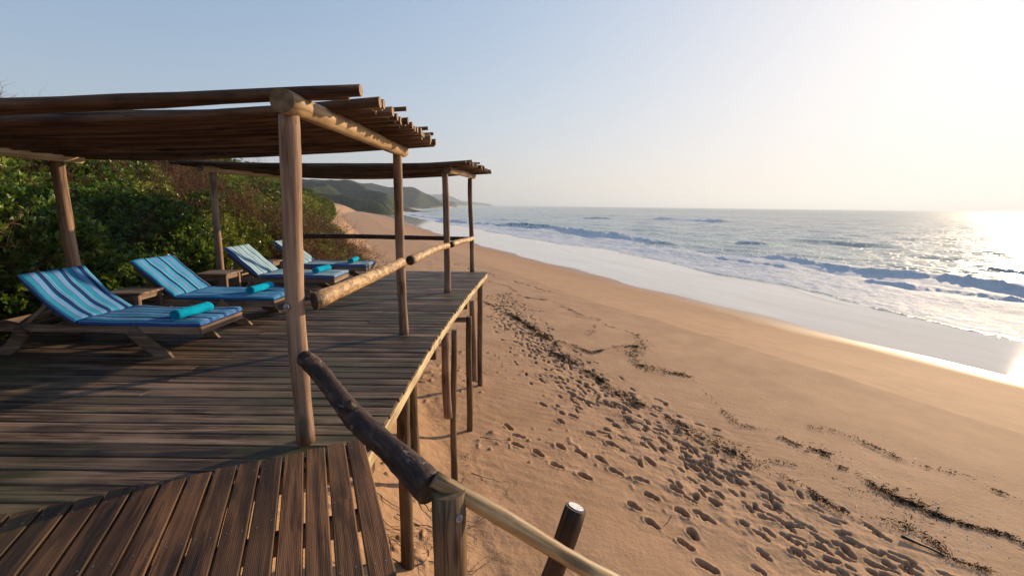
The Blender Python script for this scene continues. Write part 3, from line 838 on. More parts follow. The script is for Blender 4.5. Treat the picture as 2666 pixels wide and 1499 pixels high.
pergola('nearest pergola with a sagging roof of rough poles over the first two sun loungers',
        [(P1, (-1.314, 2.80, 2.05), .056, .060), (P2, (-1.312, 5.351, 2.13), .052, .050), ((-5.16, 5.35), (-5.18, 5.35, 2.02), .066, .062), ((-5.16, 2.75), (-5.18, 2.75, 2.02), .062, .056)],
        [((-1.285, 2.665, 2.108), (-1.280, 5.53, 2.150), .066, .062), ((-5.07, 5.52, 2.035), (-5.12, 2.5, 2.03), .060, .066)], poles1, .1)
xr2 = lambda y: -.74 + (y - 8) * .075
zr2 = lambda y: 2.20 + .022 * (y - 8)
poles2 = poles_for(7.82, 10.98, -5.75, xr2, 2.17, zr2, .09, [], (.026, .040))
pergola('second pergola further along the deck over the last two sun loungers',
        [(P3, (-1.178, 8.064, 2.10), .056, .054), (P4, (-.985, 10.685, 2.145), .056, .050), ((-5.19, 8.06), (-5.15, 8.06, 2.05), .060, .055), ((-5.15, 10.6), (-5.15, 10.6, 2.10), .058, .054)],
        [((-1.115, 7.93, 2.135), (-.905, 10.84, 2.19), .066, .056), ((-5.26, 7.9, 2.105), (-5.17, 10.85, 2.13), .060, .055)], poles2, .1)

# ------------------------------------------------------------------ rails
rail = empty('log_railing', (-1.2, 6.7, .8)); tag(rail, 'waist high rail of peeled logs bolted along the seaward posts', 'railing')
tube('side_rail', (-1.262, 2.86, .935), (-1.285, 5.262, .885), .056, .051, (W_HALF, E_DARK), rail, 16, 20, .012, .03, cutn=(-.78, -.62, 0))
tube('side_rail', (-1.225, 5.44, .885), (-1.135, 7.985, .848), .058, .050, (W_HALF, E_DARK), rail, 16, 16, .012, .03, cutn=(-.6, -.8, 0))
tube('side_rail', (-1.095, 8.13, .85), (-.930, 10.60, .788), .054, .048, (W_HALF, E_DARK), rail, 14, 14, .012, .03, cutn=(-.6, -.8, 0))
tube('end_rail', (-5.1, 10.56, .80), (-.99, 10.60, .772), .056, .050, (BARK, E_DARK), rail, 12, 18, .012, .05)
bolt((-1.377, 2.722, .925), (-.45, -1, .0), rail)

hand = empty('stair_handrail', (-.26, 1.76, 0)); tag(hand, 'thick dark bark log handrail sloping from the pergola post to a short round post', 'handrail')
NPX, NPY = -.262, 1.765
tube('post', (NPX + .02, NPY - .02, g(-.25, 1.7) - .2), (NPX, NPY, .355), .078, .072, (W_PILE, E_BEAM), hand, 20, 16, .004, .012)
dlog = tube('bark_log', (-1.275, 2.70, .60), (-.340, 1.795, .335), .052, .070, (BARK, E_DARK), hand, 22, 34, .022, .05, bumpy=.035, seed=4)
knot = tube('branch_stub', (-.83, 2.255, .47), (-.845, 2.215, .535), .030, .018, (BARK, E_DARK), hand, 10, 3, 0, .1, bumpy=.1)
tube('pole_rail', (-.325, 1.775, .398), (.93, 1.86, -.42), .036, .040, (W_HAND, E_POLE), hand, 16, 26, .018, .05)
bolt((NPX + .052, NPY - .056, .262), (.62, -.78, .0), hand, .017)

lean = empty('leaning_post', (.25, 1.95, g(.25, 1.95))); tag(lean, 'dark leaning post with a white nail plate on its cut top', 'post')
tube('post_shaft', (-.12, 1.82, -1.2), (.335, 2.075, .055), .060, .052, (W_DARKPOST, E_DARK), lean, 18, 18, .01, .05, seed=9)
d_ = (Vector((.335, 2.075, .055)) - Vector((-.12, 1.82, -1.2))).normalized()
pm = d_.to_track_quat('Z', 'Y').to_matrix().to_4x4(); pm.translation = Vector((.335, 2.075, .055)) + d_ * .002
V = [(0.040 * math.cos(j * .2618), .040 * math.sin(j * .2618), z) for z in (0, .003) for j in range(24)]
F = [tuple(range(24, 48))] + [(j, (j + 1) % 24, 24 + (j + 1) % 24, 24 + j) for j in range(24)]
me = bpy.data.meshes.new('nail_plate'); me.from_pydata(V, [], F); me.update()
def plate_mat():
    t = NT('punched_nail_plate')
    vo = t.add('ShaderNodeTexVoronoi'); t.put(vo.inputs['Vector'], t.mapv(t.coords(), (62, 100, 1))); vo.inputs['Scale'].default_value = 1.
    vo.inputs['Randomness'].default_value = .7
    k = t.ramp(vo.outputs['Distance'], [(.26, 0.), (.33, 1.)])
    t.put(t.p.inputs['Base Color'], t.mix(k, (.03, .025, .02), (.62, .64, .68)))
    t.p.inputs['Roughness'].default_value = .45
    t.put(t.p.inputs['Normal'], t.bump(k, .5, .002))
    return t.m
link('nail_plate', me, plate_mat(), lean, pm)

# ------------------------------------------------------------------ fabric
def stripes(name, stops, period, side, rough=.85):
    t = NT(name)
    sep = t.add('ShaderNodeSeparateXYZ'); v = t.coords('UV'); t.put(sep.inputs[0], v)
    fr = t.math('FRACT', t.math('DIVIDE', sep.outputs[1], period))
    col = t.ramp(fr, stops, 'CONSTANT')
    col = t.mix(t.math('GREATER_THAN', sep.outputs[0], .5), side, col)
    wv = t.noise(t.mapv(t.coords(), (400, 400, 400)), 1., 2)
    col = t.mix(t.math('MULTIPLY', wv, .12), col, (.02, .04, .09))
    t.put(t.p.inputs['Base Color'], col); t.p.inputs['Roughness'].default_value = rough
    t.p.inputs['Specular IOR Level'].default_value = .2
    big = t.noise(t.coords(), 9, 3, .6)
    t.put(t.p.inputs['Normal'], t.bump(t.math('ADD', t.math('MULTIPLY', wv, .1), big), .5, .02))
    return t.m
navy = (.002, .022, .13); teal = (.020, .22, .42); lav = (.13, .25, .52); white = (.28, .50, .70); blue = (.03, .19, .50); aqua = (.035, .30, .50)
S_A = stripes('teal_navy_stripe', [(0, white), (.02, teal), (.32, navy), (.34, lav), (.58, aqua), (.64, navy), (.88, white), (.90, teal)], .222, (.035, .10, .36))
S_B = stripes('blue_navy_stripe', [(0, white), (.02, aqua), (.27, navy), (.285, lav), (.54, aqua), (.78, navy), (.97, white)], .228, (.02, .15, .42))
S_C = stripes('pale_teal_stripe', [(0, navy), (.14, white), (.17, (.30, .48, .56)), (.52, lav), (.60, (.36, .52, .58)), (.97, white)], .165, (.10, .17, .42))

def cushion(name, path, width, th, mat, parent, y0, wob=.004):
    """padded mat: rounded section swept along a path of (x, z) points of its upper face"""
    n = len(path); K = []
    r = th * .42
    hw = width / 2
    prof = []                              # (y, z offset from top)
    ys = np.linspace(-hw + r, hw - r, 19)
    for yy in ys: prof.append((yy, 0.))
    for a in (22, 45, 68, 90): prof.append((hw - r + r * math.sin(math.radians(a)), -r + r * math.cos(math.radians(a))))
    prof.append((hw, -th + r))
    for a in (45, 90): prof.append((hw - r + r * math.cos(math.radians(a)), -th + r - r * math.sin(math.radians(a))))
    prof.append((-hw + r, -th))
    for a in (45, 90): prof.append((-hw + r - r * math.sin(math.radians(a)), -th + r - r * math.cos(math.radians(a))))
    for a in (0, 22, 45, 68): prof.append((-hw + r - r * math.cos(math.radians(a)), -r + r * math.sin(math.radians(a))))
    m_ = len(prof); V = []; UVv = []
    P = [Vector((p[0], 0, p[1])) for p in path]
    s = 0
    ph = random.uniform(0, 6)
    rows = []
    for i in range(n):
        tg = (P[min(i + 1, n - 1)] - P[max(i - 1, 0)]).normalized(); nr = Vector((-tg.z, 0, tg.x))
        if nr.z < 0: nr = -nr
        rows.append((P[i], tg, nr))
    # rounded ends: shrink
    seq = []
    p, tg, nr = rows[0]
    for a in (90, 60, 30): seq.append((p + tg * (r - r * math.sin(math.radians(a)) ), nr, 1 - (1 - math.cos(math.radians(a))) * 1))
    seq += [(p_, nr_, 1.) for p_, tg_, nr_ in rows[1:-1]]
    p, tg, nr = rows[-1]
    for a in (30, 60, 90): seq.append((p - tg * (r - r * math.sin(math.radians(a))), nr, math.cos(math.radians(a)) if a < 90 else 0.))
    seq[0] = (seq[0][0], seq[0][1], 0.)
    for i, (p, nr, k) in enumerate(seq):
        for (yy, zz) in prof:
            zc = -th / 2 + (zz + th / 2) * (th - 2 * r + 2 * r * k) / th
            w = wob * (math.sin(i * .9 + yy * 9 + ph) + math.sin(yy * 23 + i * .35)) if zz > -r else 0
            V.append(tuple(p + nr * (zc + w) + Vector((0, y0 + yy, 0)))); UVv.append((1. if (zz >= -r * .95 and k > .0) else 0., yy + hw))
    F = []
    for i in range(len(seq) - 1):
        for j in range(m_):
            a = i * m_ + j; b = i * m_ + (j + 1) % m_
            F.append((a, b, b + m_, a + m_))
    F.append(tuple(reversed(range(m_)))); F.append(tuple(range((len(seq) - 1) * m_, len(seq) * m_)))
    me = bpy.data.meshes.new(name); me.from_pydata(V, [], F); me.update()
    uv = me.uv_layers.new(name='UVMap')
    for pl in me.polygons:
        pl.use_smooth = True
        side = min(UVv[v][0] for v in pl.vertices)
        for li, vi in zip(pl.loop_indices, pl.vertices): uv.data[li].uv = (side if len(pl.vertices) == 4 else 1., UVv[vi][1])
    me.validate()
    return link(name, me, mat, parent, wmat(parent))

def leg_mesh(x0, z0, x1, z1, w0, w1, th, curve_=.03):
    """a curved flat lounger leg in the XZ plane, from (x0,z0) at the frame to (x1,z1) on the deck"""
    n = 7; V = []; F = []
    d = Vector((x1 - x0, 0, z1 - z0)); L = d.length; d.normalize(); nn = Vector((d.z, 0, -d.x))
    for i in range(n + 1):
        t = i / n; c = Vector((x0, 0, z0)) + d * (L * t) + nn * (curve_ * math.sin(t * math.pi)) * (1 if x1 > x0 else -1)
        w = w0 + (w1 - w0) * t
        for s in (-1, 1):
            pnt = c + nn * (w / 2 * s)
            if i == n: pnt = Vector((pnt.x, 0, max(z1, .001)))
            for yy in (-th / 2, th / 2): V.append((pnt.x, yy, pnt.z))
    for i in range(n):
        a = i * 4; b = a + 4
        F += [(a, b, b + 1, a + 1), (a + 2, a + 3, b + 3, b + 2), (a, a + 2, b + 2, b), (a + 1, b + 1, b + 3, a + 3)]
    F += [(0, 1, 3, 2), (n * 4, n * 4 + 2, n * 4 + 3, n * 4 + 1)]
    me = bpy.data.meshes.new('leg'); me.from_pydata(V, [], F); me.update(); return me

def lounger(label, x, y, rz, mat, seat_len=1.25, back_pts=None, tz=0.):
    """x, y: middle of the foot end; the head is towards -X"""
    root = empty('sun_lounger', (x, y, 0)); root.rotation_euler = (0, 0, rz)
    tag(root, label, 'sun lounger', 'sun loungers in a row on the deck')
    W = wmat(root)
    bpy.context.view_layer.update()
    R = Matrix.Translation((x, y, 0)) @ Matrix.Rotation(rz, 4, 'Z'); root.matrix_basis = R
    def b(name, p0, p1, w, h, up_=(0, 0, 1)):
        return bar(name, R @ Vector(p0), R @ Vector(p1), w, h, W_TEAK, root, R.to_3x3() @ Vector(up_))
    hw = .325
    b('side_frame', (-2.16, -hw, .275), (0, -hw, .275), .032, .075); b('side_frame', (-2.16, hw, .275), (0, hw, .275), .032, .075)
    b('end_frame', (.012, -hw - .016, .275), (.012, hw + .016, .275), .024, .075); b('end_frame', (-2.17, -hw, .275), (-2.17, hw, .275), .024, .075)
    for sx in (-.32, -.62, -.92): b('seat_slat', (sx, -hw + .016, .300), (sx, hw - .016, .300), .09, .018)
    for sx in (-1.62, -1.92): b('cross_rail', (sx, -hw + .016, .262), (sx, hw - .016, .262), .06, .03)
    for s in (-1, 1):
        link('leg', leg_mesh(-.68, .285, -.31, .0, .125, .105, .034, .03), W_TEAK, root, R @ Matrix.Translation((0, s * (hw + .032), 0)))
        link('leg', leg_mesh(-1.79, .285, -2.06, .0, .14, .11, .034, .04), W_TEAK, root, R @ Matrix.Translation((0, s * (hw + .032), 0)))
    hx = -seat_len
    bp = back_pts
    n = 9
    # back frame and slats under the back cushion
    A = Vector((hx - .03, 0, .285)); tpx, tpz = bp[-1]; B = Vector((tpx - .03, 0, tpz - .13))
    for s in (-1, 1): b('back_frame', A + Vector((0, s * (hw - .05), 0)), B + Vector((0, s * (hw - .05), 0)), .03, .045, (0.7, 0, .7))
    for k in range(1, 7):
        c = A.lerp(B, k / 6.5); b('back_slat', c + Vector((0, -hw + .04, .02)), c + Vector((0, hw - .04, .02)), .06, .014, (.7, 0, .7))
    c = A.lerp(B, .62)
    for s in (-1, 1): b('prop', (c.x, s * .22, c.z), (-1.90, s * .22, .28), .028, .04)
    b('prop_bar', (-1.76, -hw + .02, .30), (-1.76, hw - .02, .30), .03, .03)
    # cushions
    N = 16
    seat = [(hx + .02 + (seat_len + .005) * i / N, .372 + tz - .006 * math.sin(math.pi * i / N)) for i in range(N + 1)]
    cushion('seat_cushion', seat, .70, .058, mat, root, 0)
    px = [p[0] for p in bp]; pz = [p[1] for p in bp]
    ts = np.linspace(0, 1, N + 1); tt = np.linspace(0, 1, len(bp))
    back = list(zip(np.interp(ts, tt, px), np.interp(ts, tt, pz)))
    for _ in range(3): back = [back[0]] + [((back[i - 1][0] + back[i][0] + back[i + 1][0]) / 3, (back[i - 1][1] + back[i][1] + back[i + 1][1]) / 3) for i in range(1, N)] + [back[-1]]
    cushion('back_cushion', back[::-1], .70, .062, mat, root, 0)
    for s in (-.25, .15):
        pass
    return root
BK1 = [(-1.235, .372), (-1.38, .455), (-1.52, .58), (-1.63, .70), (-1.73, .835)]
BK2 = [(-1.235, .372), (-1.36, .480), (-1.49, .595), (-1.62, .710), (-1.745, .825)]
lounger('nearest sun lounger with sagging teal and navy striped cushion', -3.13, 4.775, math.radians(-1.), S_A, 1.25, BK1)
lounger('second sun lounger with bright blue and lavender striped cushion', -3.06, 6.06, math.radians(-.5), S_B, 1.27, BK2)
lounger('third sun lounger with pale grey blue striped cushion behind the tall post', -2.99, 7.87, math.radians(0.), S_C, 1.25, BK2)
lounger('last sun lounger with pale striped cushion near the far rail', -2.90, 9.27, math.radians(.5), S_C, 1.27, BK2)

# ------------------------------------------------------------------ towels
def towel_mat():
    t = NT('turquoise_towelling')
    v = t.coords()
    n = t.noise(v, 320, 3, .7); n2 = t.noise(v, 40, 3)
    col = t.mix(n2, (.0, .33, .58), (.0, .54, .84))
    t.put(t.p.inputs['Base Color'], col); t.p.inputs['Roughness'].default_value = .95
    t.p.inputs['Specular IOR Level'].default_value = .1
    t.put(t.p.inputs['Normal'], t.bump(t.math('ADD', n, t.math('MULTIPLY', n2, 2.)), 1., .01))
    return t.m
TOWEL = towel_mat()
def towel(label, x, y, rz, L=.46, R_=.054, tz=.372):
    rr = random.Random(label); V = []; F = []
    turns = 3.1; n = 66; m = 14
    th = .013
    ph = rr.uniform(0, 6)
    for k in range(m + 1):
        t = k / m; yy = (t - .5) * L
        jit = .006 * math.sin(t * 7 + ph)
        for i in range(n + 1):
            s = i / n; a = s * turns * 2 * math.pi + 3.6
            r = .010 + (R_ - .010) * s + .0022 * math.sin(a * 3 + t * 9 + ph)
            ey = yy + (.010 * math.sin(a * .5 + ph) + (1 - s) * .012) * (1 if t > .5 else -1) * (t in (0, 1))
            for rad in (r, r - th * .82):
                V.append((rad * 1.12 * math.cos(a) + jit, ey, rad * .94 * math.sin(a)))
    row = (n + 1) * 2
    for k in range(m):
        for i in range(n):
            a = k * row + i * 2
            F.append((a, a + 2, a + 2 + row, a + row)); F.append((a + 1, a + 1 + row, a + 3 + row, a + 3))
        for i in (0, n):
            a = k * row + i * 2; F.append((a, a + row, a + 1 + row, a + 1) if i == 0 else (a, a + 1, a + 1 + row, a + row))
    for k in (0, m):
        for i in range(n):
            a = k * row + i * 2; F.append((a, a + 1, a + 3, a + 2) if k == 0 else (a, a + 2, a + 3, a + 1))
    me = bpy.data.meshes.new('towel'); me.from_pydata(V, [], F); me.update()
    o = link('towel', me, TOWEL, None, Matrix.Translation((x, y, tz + R_ * .94 - .002)) @ Matrix.Rotation(rz, 4, 'Z'), smooth=True)
    return tag(o, label, 'towel', 'rolled turquoise towels on the loungers')
towel('rolled turquoise towel on the nearest lounger', -3.34, 4.66, math.radians(-8), .42, .062)
towel('rolled turquoise towel on the second lounger, in front of the tall post', -3.37, 6.02, math.radians(-4), .42, .060)
towel('rolled turquoise towel on the third lounger, just right of the tall post', -3.30, 7.85, math.radians(-8), .42, .062)
towel('small rolled turquoise towel on the last lounger', -3.22, 9.25, math.radians(4), .40, .058)

# ------------------------------------------------------------------ side tables
def table(label, x, y, rz, h=.46, w=.46):
    R = Matrix.Translation((x, y, 0)) @ Matrix.Rotation(rz, 4, 'Z')
    root = empty('side_table', (x, y, 0)); root.matrix_basis = R
    tag(root, label, 'side table', 'square wooden side tables between the loungers')
    def b(name, p0, p1, ww, hh, up_=(0, 0, 1)): return bar(name, R @ Vector(p0), R @ Vector(p1), ww, hh, W_TABLE, root, R.to_3x3() @ Vector(up_))
    n = 5
    for k in range(n):
        yy = -w / 2 + (k + .5) * w / n; b('top_slat', (-w / 2, yy, h), (w / 2, yy, h), w / n - .006, .024)
    q_ = w / 2 - .055
    for sx in (-1, 1):
        for sy in (-1, 1): b('leg', (sx * q_, sy * q_, 0.001), (sx * q_, sy * q_, h - .0125), .05, .05, (1, 0, 0))
    for s in (-1, 1):
        b('apron', (-q_ + .026, s * q_, h - .05), (q_ - .026, s * q_, h - .05), .022, .065)
        b('apron', (s * q_, -q_ + .026, h - .05), (s * q_, q_ - .026, h - .05), .022, .065)
    return root
table('square wooden side table beside the backrest of the nearest lounger', -4.66, 5.52, math.radians(2))
table('square wooden side table between the second and third loungers at a pergola post', -4.60, 7.12, math.radians(2))
table('square wooden side table peeking out between the third and last loungers', -4.66, 8.60, math.radians(2))

# ------------------------------------------------------------------ leaves and scrub
def leaf_mat(name, c1, c2, c3, rough=.38, trans=.35):
    t = NT(name)
    a = t.attr('tint').outputs['Fac']
    oi = t.n.new('ShaderNodeObjectInfo')
    f = t.math('ADD', t.math('MULTIPLY', a, .7), t.math('MULTIPLY', oi.outputs['Random'], .3))
    col = t.ramp(f, [(.1, c1), (.5, c2), (.92, c3)])
    t.put(t.p.inputs['Base Color'], col); t.p.inputs['Roughness'].default_value = rough
    t.p.inputs['Specular IOR Level'].default_value = .55
    tr = t.add('ShaderNodeBsdfTranslucent'); t.put(tr.inputs['Color'], t.mix(.35, col, (.20, .22, .02)))
    mx = t.add('ShaderNodeMixShader'); mx.inputs[0].default_value = trans
    t.l.new(t.p.outputs[0], mx.inputs[1]); t.l.new(tr.outputs[0], mx.inputs[2]); t.l.new(mx.outputs[0], t.out.inputs['Surface'])
    return t.m
LEAF = leaf_mat('glossy_leaf', (.010, .034, .005), (.055, .135, .014), (.30, .38, .045))
LEAF_Y = leaf_mat('yellow_green_leaf', (.028, .060, .008), (.15, .21, .020), (.44, .43, .05))
LEAF_D = leaf_mat('dull_olive_leaf', (.016, .018, .006), (.07, .058, .020), (.18, .115, .042), .6, .25)
TWIG = wood('dead_twig', (.025, .011, .006), (.10, .045, .025), (.24, .13, .075), 'Z', 30, .2, .8, knots=False, bumps=.2, spec=.15)
STEM = plain('dark_stem', (.045, .032, .022), .8)

def leaves_np(P, N, per, ln, wd, spread, r_):
    """rosettes of pointed leaves at P facing N -> verts, quads, tint"""
    n = len(P)
    Pn = np.repeat(P, per, 0); Nn = np.repeat(N, per, 0)
    a = r_.uniform(0, 2 * np.pi, n * per)
    ref = np.where(np.abs(Nn[:, 2:3]) < .9, np.array([[0, 0, 1.]]), np.array([[1., 0, 0]]))
    t1 = np.cross(Nn, ref); t1 /= np.linalg.norm(t1, axis=1, keepdims=True); t2 = np.cross(Nn, t1)
    sp = r_.uniform(spread * .35, spread * 1.5, (n * per, 1))
    d = Nn + sp * (np.cos(a)[:, None] * t1 + np.sin(a)[:, None] * t2); d /= np.linalg.norm(d, axis=1, keepdims=True)
    sd_ = np.cross(d, Nn + .3 * r_.normal(size=Nn.shape)); sd_ /= np.linalg.norm(sd_, axis=1, keepdims=True) + 1e-9
    nz = np.cross(sd_, d)
    L = ln * r_.uniform(.7, 1.2, (n * per, 1)); Wd = wd * r_.uniform(.8, 1.2, (n * per, 1))
    b0 = Pn + d * .01 + r_.normal(0, .012, Pn.shape)
    v0 = b0; v1 = b0 + d * L * .55 + sd_ * Wd * .5 + nz * .004; v2 = b0 + d * L - nz * .008; v3 = b0 + d * L * .55 - sd_ * Wd * .5 + nz * .004
    V = np.stack([v0, v1, v2, v3], 1).reshape(-1, 3)
    F = np.arange(len(V)).reshape(-1, 4)
    tint = np.repeat(np.clip(np.repeat(r_.uniform(0, 1, n), per) * .75 + r_.uniform(0, .25, n * per), 0, 1), 4)
    return V, F, tint
def tubes_np(lines, radii, k=3):
    V = []; F = []
    for pts, r in zip(lines, radii):
        base = len(V); n = len(pts)
        for i, p in enumerate(pts):
            tg = Vector(pts[min(i + 1, n - 1)]) - Vector(pts[max(i - 1, 0)])
            q_ = tg.to_track_quat('Z', 'Y') if tg.length > 1e-6 else Vector((0, 0, 1)).to_track_quat('Z', 'Y')
            rr = r * (1 - .75 * i / (n - 1))
            for j in range(k):
                a = 2 * math.pi * j / k
                V.append(tuple(Vector(p) + q_ @ Vector((rr * math.cos(a), rr * math.sin(a), 0))))
        for i in range(n - 1):
            for j in range(k):
                a = base + i * k + j; b = base + i * k + (j + 1) % k
                F.append((a, b, b + k, a + k))
    return V, F
def twig_lines(origin, n, length, spread, rr, up_=.6, levels=2, lean_=(0, 0, 0)):
    lines = []; radii = []
    def grow(p, d, L, r, lv):
        pts = [tuple(p)]; c = Vector(p); dd = Vector(d)
        st = 5
        for i in range(st):
            dd = (dd + Vector((rr.gauss(0, .22), rr.gauss(0, .22), rr.gauss(0, .16) + .03))).normalized()
            c = c + dd * (L / st); pts.append(tuple(c))
            if lv > 0 and i >= 1:
                for _ in range(rr.choice([1, 1, 2])):
                    nd = (dd + Vector((rr.gauss(0, .6), rr.gauss(0, .6), rr.gauss(0, .45)))).normalized()
                    grow(c, nd, L * rr.uniform(.35, .6), r * .55, lv - 1)
        lines.append(pts); radii.append(r)
    for _ in range(n):
        d = Vector((rr.gauss(0, spread), rr.gauss(0, spread), up_ + rr.uniform(0, .5))) + Vector(lean_)
        grow(Vector(origin) + Vector((rr.gauss(0, .12), rr.gauss(0, .12), 0)), d.normalized(), length * rr.uniform(.6, 1.1), .011 * length / 1.2, levels)
    return lines, radii

# clump sources for the thicket
src = bpy.data.collections.new('scrub_sources')
def clump_mesh(kind, seed):
    r_ = np.random.default_rng(seed); rr = random.Random(seed)
    n = 230 if kind != 'dry' else 60
    v = r_.normal(size=(n, 3)); v /= np.linalg.norm(v, axis=1, keepdims=True)
    rad_ = .30 + .20 * r_.random((n, 1)) ** .6
    rad_ *= 1 + .22 * np.sin(v[:, :1] * 5 + seed) * np.sin(v[:, 1:2] * 6 + 1)
    P = v * rad_ * np.array([1, 1, .85]); N = v + np.array([0, 0, .45]); N /= np.linalg.norm(N, axis=1, keepdims=True)
    ln, wd = (.078, .034) if kind == 'big' else ((.056, .025) if kind == 'small' else (.034, .013))
    V, F, tint = leaves_np(P, N, 9 if kind != 'dry' else 6, ln, wd, .9, r_)
    nl = len(F)
    lines, radii = twig_lines((0, 0, -.45), 6 if kind != 'dry' else 16, .8 if kind != 'dry' else .95, .45, rr, levels=1 if kind != 'dry' else 2)
    if kind != 'dry': radii = [x * .5 for x in radii]
    V2, F2 = tubes_np(lines, radii, 3)
    F2 = np.array(F2) + len(V); V = np.concatenate([V, np.array(V2)]); F = np.concatenate([F, F2])
    me = mesh_np('clump_' + kind, V, F, smooth=False)
    attr(me, 'tint', np.concatenate([tint, np.zeros(len(V) - len(tint))]))
    mats = {'big': LEAF, 'small': LEAF_Y, 'dry': LEAF_D}
    me.materials.append(mats[kind]); me.materials.append(TWIG if kind == 'dry' else STEM)
    mi = np.zeros(len(F), dtype=np.int32); mi[nl:] = 1
    me.polygons.foreach_set('material_index', mi)
    return me
kinds = ['big', 'big', 'big', 'small', 'small', 'dry', 'dry']
clumps = []
for i, k in enumerate(kinds):
    cm = clump_mesh(k, 100 + i); clumps.append(cm)
    o = bpy.data.objects.new('a%d_scrub_clump' % i, cm); src.objects.link(o)

pts = []; rots = []; scl = []; ids = []
r_ = np.random.default_rng(21)
def scrub_h(x, y): return .75 + .75 * float(vnoise(np.array([x * .42]), np.array([y * .42]))[0]) + .35 * float(vnoise(np.array([x * 1.1 + 9]), np.array([y * 1.1]))[0])
def add_pt(x, y, z, s, kind_i):
    pts.append((x, y, z)); rots.append((r_.normal(0, .35), r_.normal(0, .35), r_.uniform(0, 6.28))); scl.append(s); ids.append(kind_i)
def pick(x, y):
    v = float(vnoise(np.array([x * .33 + 40]), np.array([y * .33]))[0])
    w = float(vnoise(np.array([x * .5 + 70]), np.array([y * .5 + 3]))[0])
    dryp = .05 + .62 * float(sstep(-8.5, -5.5, x) * sstep(9, 12.5, y)) + (.35 if -10.5 < x < -6.5 and 8.5 < y < 15 and v > .45 else 0)
    if r_.random() < dryp: return int(r_.integers(5, 7))
    if w > .56: return int(r_.integers(3, 5))
    return int(r_.integers(0, 3))
cand = 0
while cand < 5600:
    cand += 1
    Y = 1.0 + 54 * r_.random() ** 1.7; X = -5.95 - 36 * r_.random() ** 1.7
    if Y > 10.9: X += 4.5 * r_.random()
    t_ = float(foot_t(np.array([X]), np.array([Y]))[0])
    if Y > 10.9 and t_ < .5 + 2.6 * float(vnoise(np.array([Y * .55]), np.array([X * .3]))[0]): continue
    if Y > 60 or (Y > 24 and t_ < 4): continue
    if Y <= 11.3 and X > -6.05: continue
    if -X > 1.55 * Y + 5: continue
    z0 = land1(X, Y); hb = scrub_h(X, Y)
    if Y <= 11.3: z0 = max(z0, -.6)
    s = r_.uniform(.75, 1.25) * (1 + min(Y, 50) * .010)
    front = (Y > 10.9 and t_ < 3.2) or (Y <= 11.3 and X > -7.3)
    hb *= float(sstep(.4, 3.4, t_)) * .75 + .25 if Y > 10.9 else 1.
    if front and r_.random() < .6: z = z0 + r_.uniform(.1, .95) * hb
    else: z = z0 + hb * r_.uniform(.45, 1.1)
    if r_.random() < .09: z += r_.uniform(.1, .5); s *= .7
    kk = pick(X, Y)
    if Y > 10.9 and t_ < 3.2 and r_.random() < .55: kk = int(r_.integers(5, 7))
    add_pt(X, Y, z - .1, s, kk)
me = bpy.data.meshes.new('dune_thicket')
me.vertices.add(len(pts)); me.vertices.foreach_set('co', np.array(pts, dtype=np.float32).ravel())
attr(me, 'prot', np.array(rots, dtype=np.float32), 'FLOAT_VECTOR'); attr(me, 'pscale', np.array(scl, dtype=np.float32)); attr(me, 'pidx', np.array(ids, dtype=np.int32), 'INT')
me.update()
thick = bpy.data.objects.new('dune_thicket', me); COL.objects.link(thick)
tag(thick, 'dense dark green coastal scrub covering the dune behind the loungers', 'scrub', kind='stuff')
ng = bpy.data.node_groups.new('scatter', 'GeometryNodeTree')
ng.interface.new_socket('Geometry', in_out='INPUT', socket_type='NodeSocketGeometry')
ng.interface.new_socket('Geometry', in_out='OUTPUT', socket_type='NodeSocketGeometry')
gi = ng.nodes.new('NodeGroupInput'); go = ng.nodes.new('NodeGroupOutput')
iop = ng.nodes.new('GeometryNodeInstanceOnPoints'); ci = ng.nodes.new('GeometryNodeCollectionInfo')
ci.inputs['Collection'].default_value = src; ci.inputs['Separate Children'].default_value = True; ci.inputs['Reset Children'].default_value = True
def named(nm, typ):
    n = ng.nodes.new('GeometryNodeInputNamedAttribute'); n.data_type = typ; n.inputs['Name'].default_value = nm; return n.outputs['Attribute']
ng.links.new(gi.outputs[0], iop.inputs['Points']); ng.links.new(ci.outputs[0], iop.inputs['Instance'])
iop.inputs['Pick Instance'].default_value = True
ng.links.new(named('pidx', 'INT'), iop.inputs['Instance Index'])
ng.links.new(named('prot', 'FLOAT_VECTOR'), iop.inputs['Rotation']); ng.links.new(named('pscale', 'FLOAT'), iop.inputs['Scale'])
ng.links.new(iop.outputs[0], go.inputs[0])
md = thick.modifiers.new('scatter', 'NODES'); md.node_group = ng

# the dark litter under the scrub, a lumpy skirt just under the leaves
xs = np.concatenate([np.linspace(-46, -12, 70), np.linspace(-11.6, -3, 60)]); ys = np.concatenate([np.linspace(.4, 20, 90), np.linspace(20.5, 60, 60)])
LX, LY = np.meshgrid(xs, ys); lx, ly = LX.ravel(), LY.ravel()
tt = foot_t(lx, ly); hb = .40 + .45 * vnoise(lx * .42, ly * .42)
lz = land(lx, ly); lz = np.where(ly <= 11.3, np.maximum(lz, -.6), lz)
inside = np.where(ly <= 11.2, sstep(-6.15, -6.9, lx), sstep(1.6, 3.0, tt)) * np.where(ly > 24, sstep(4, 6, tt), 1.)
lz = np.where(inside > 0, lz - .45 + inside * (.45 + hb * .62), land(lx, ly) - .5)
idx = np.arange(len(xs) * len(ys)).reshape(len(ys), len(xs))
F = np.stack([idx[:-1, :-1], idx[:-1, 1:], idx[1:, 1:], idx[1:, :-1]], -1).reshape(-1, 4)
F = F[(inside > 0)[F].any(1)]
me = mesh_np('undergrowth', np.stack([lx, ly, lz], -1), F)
t = NT('leaf_litter'); geo = t.n.new('ShaderNodeNewGeometry')
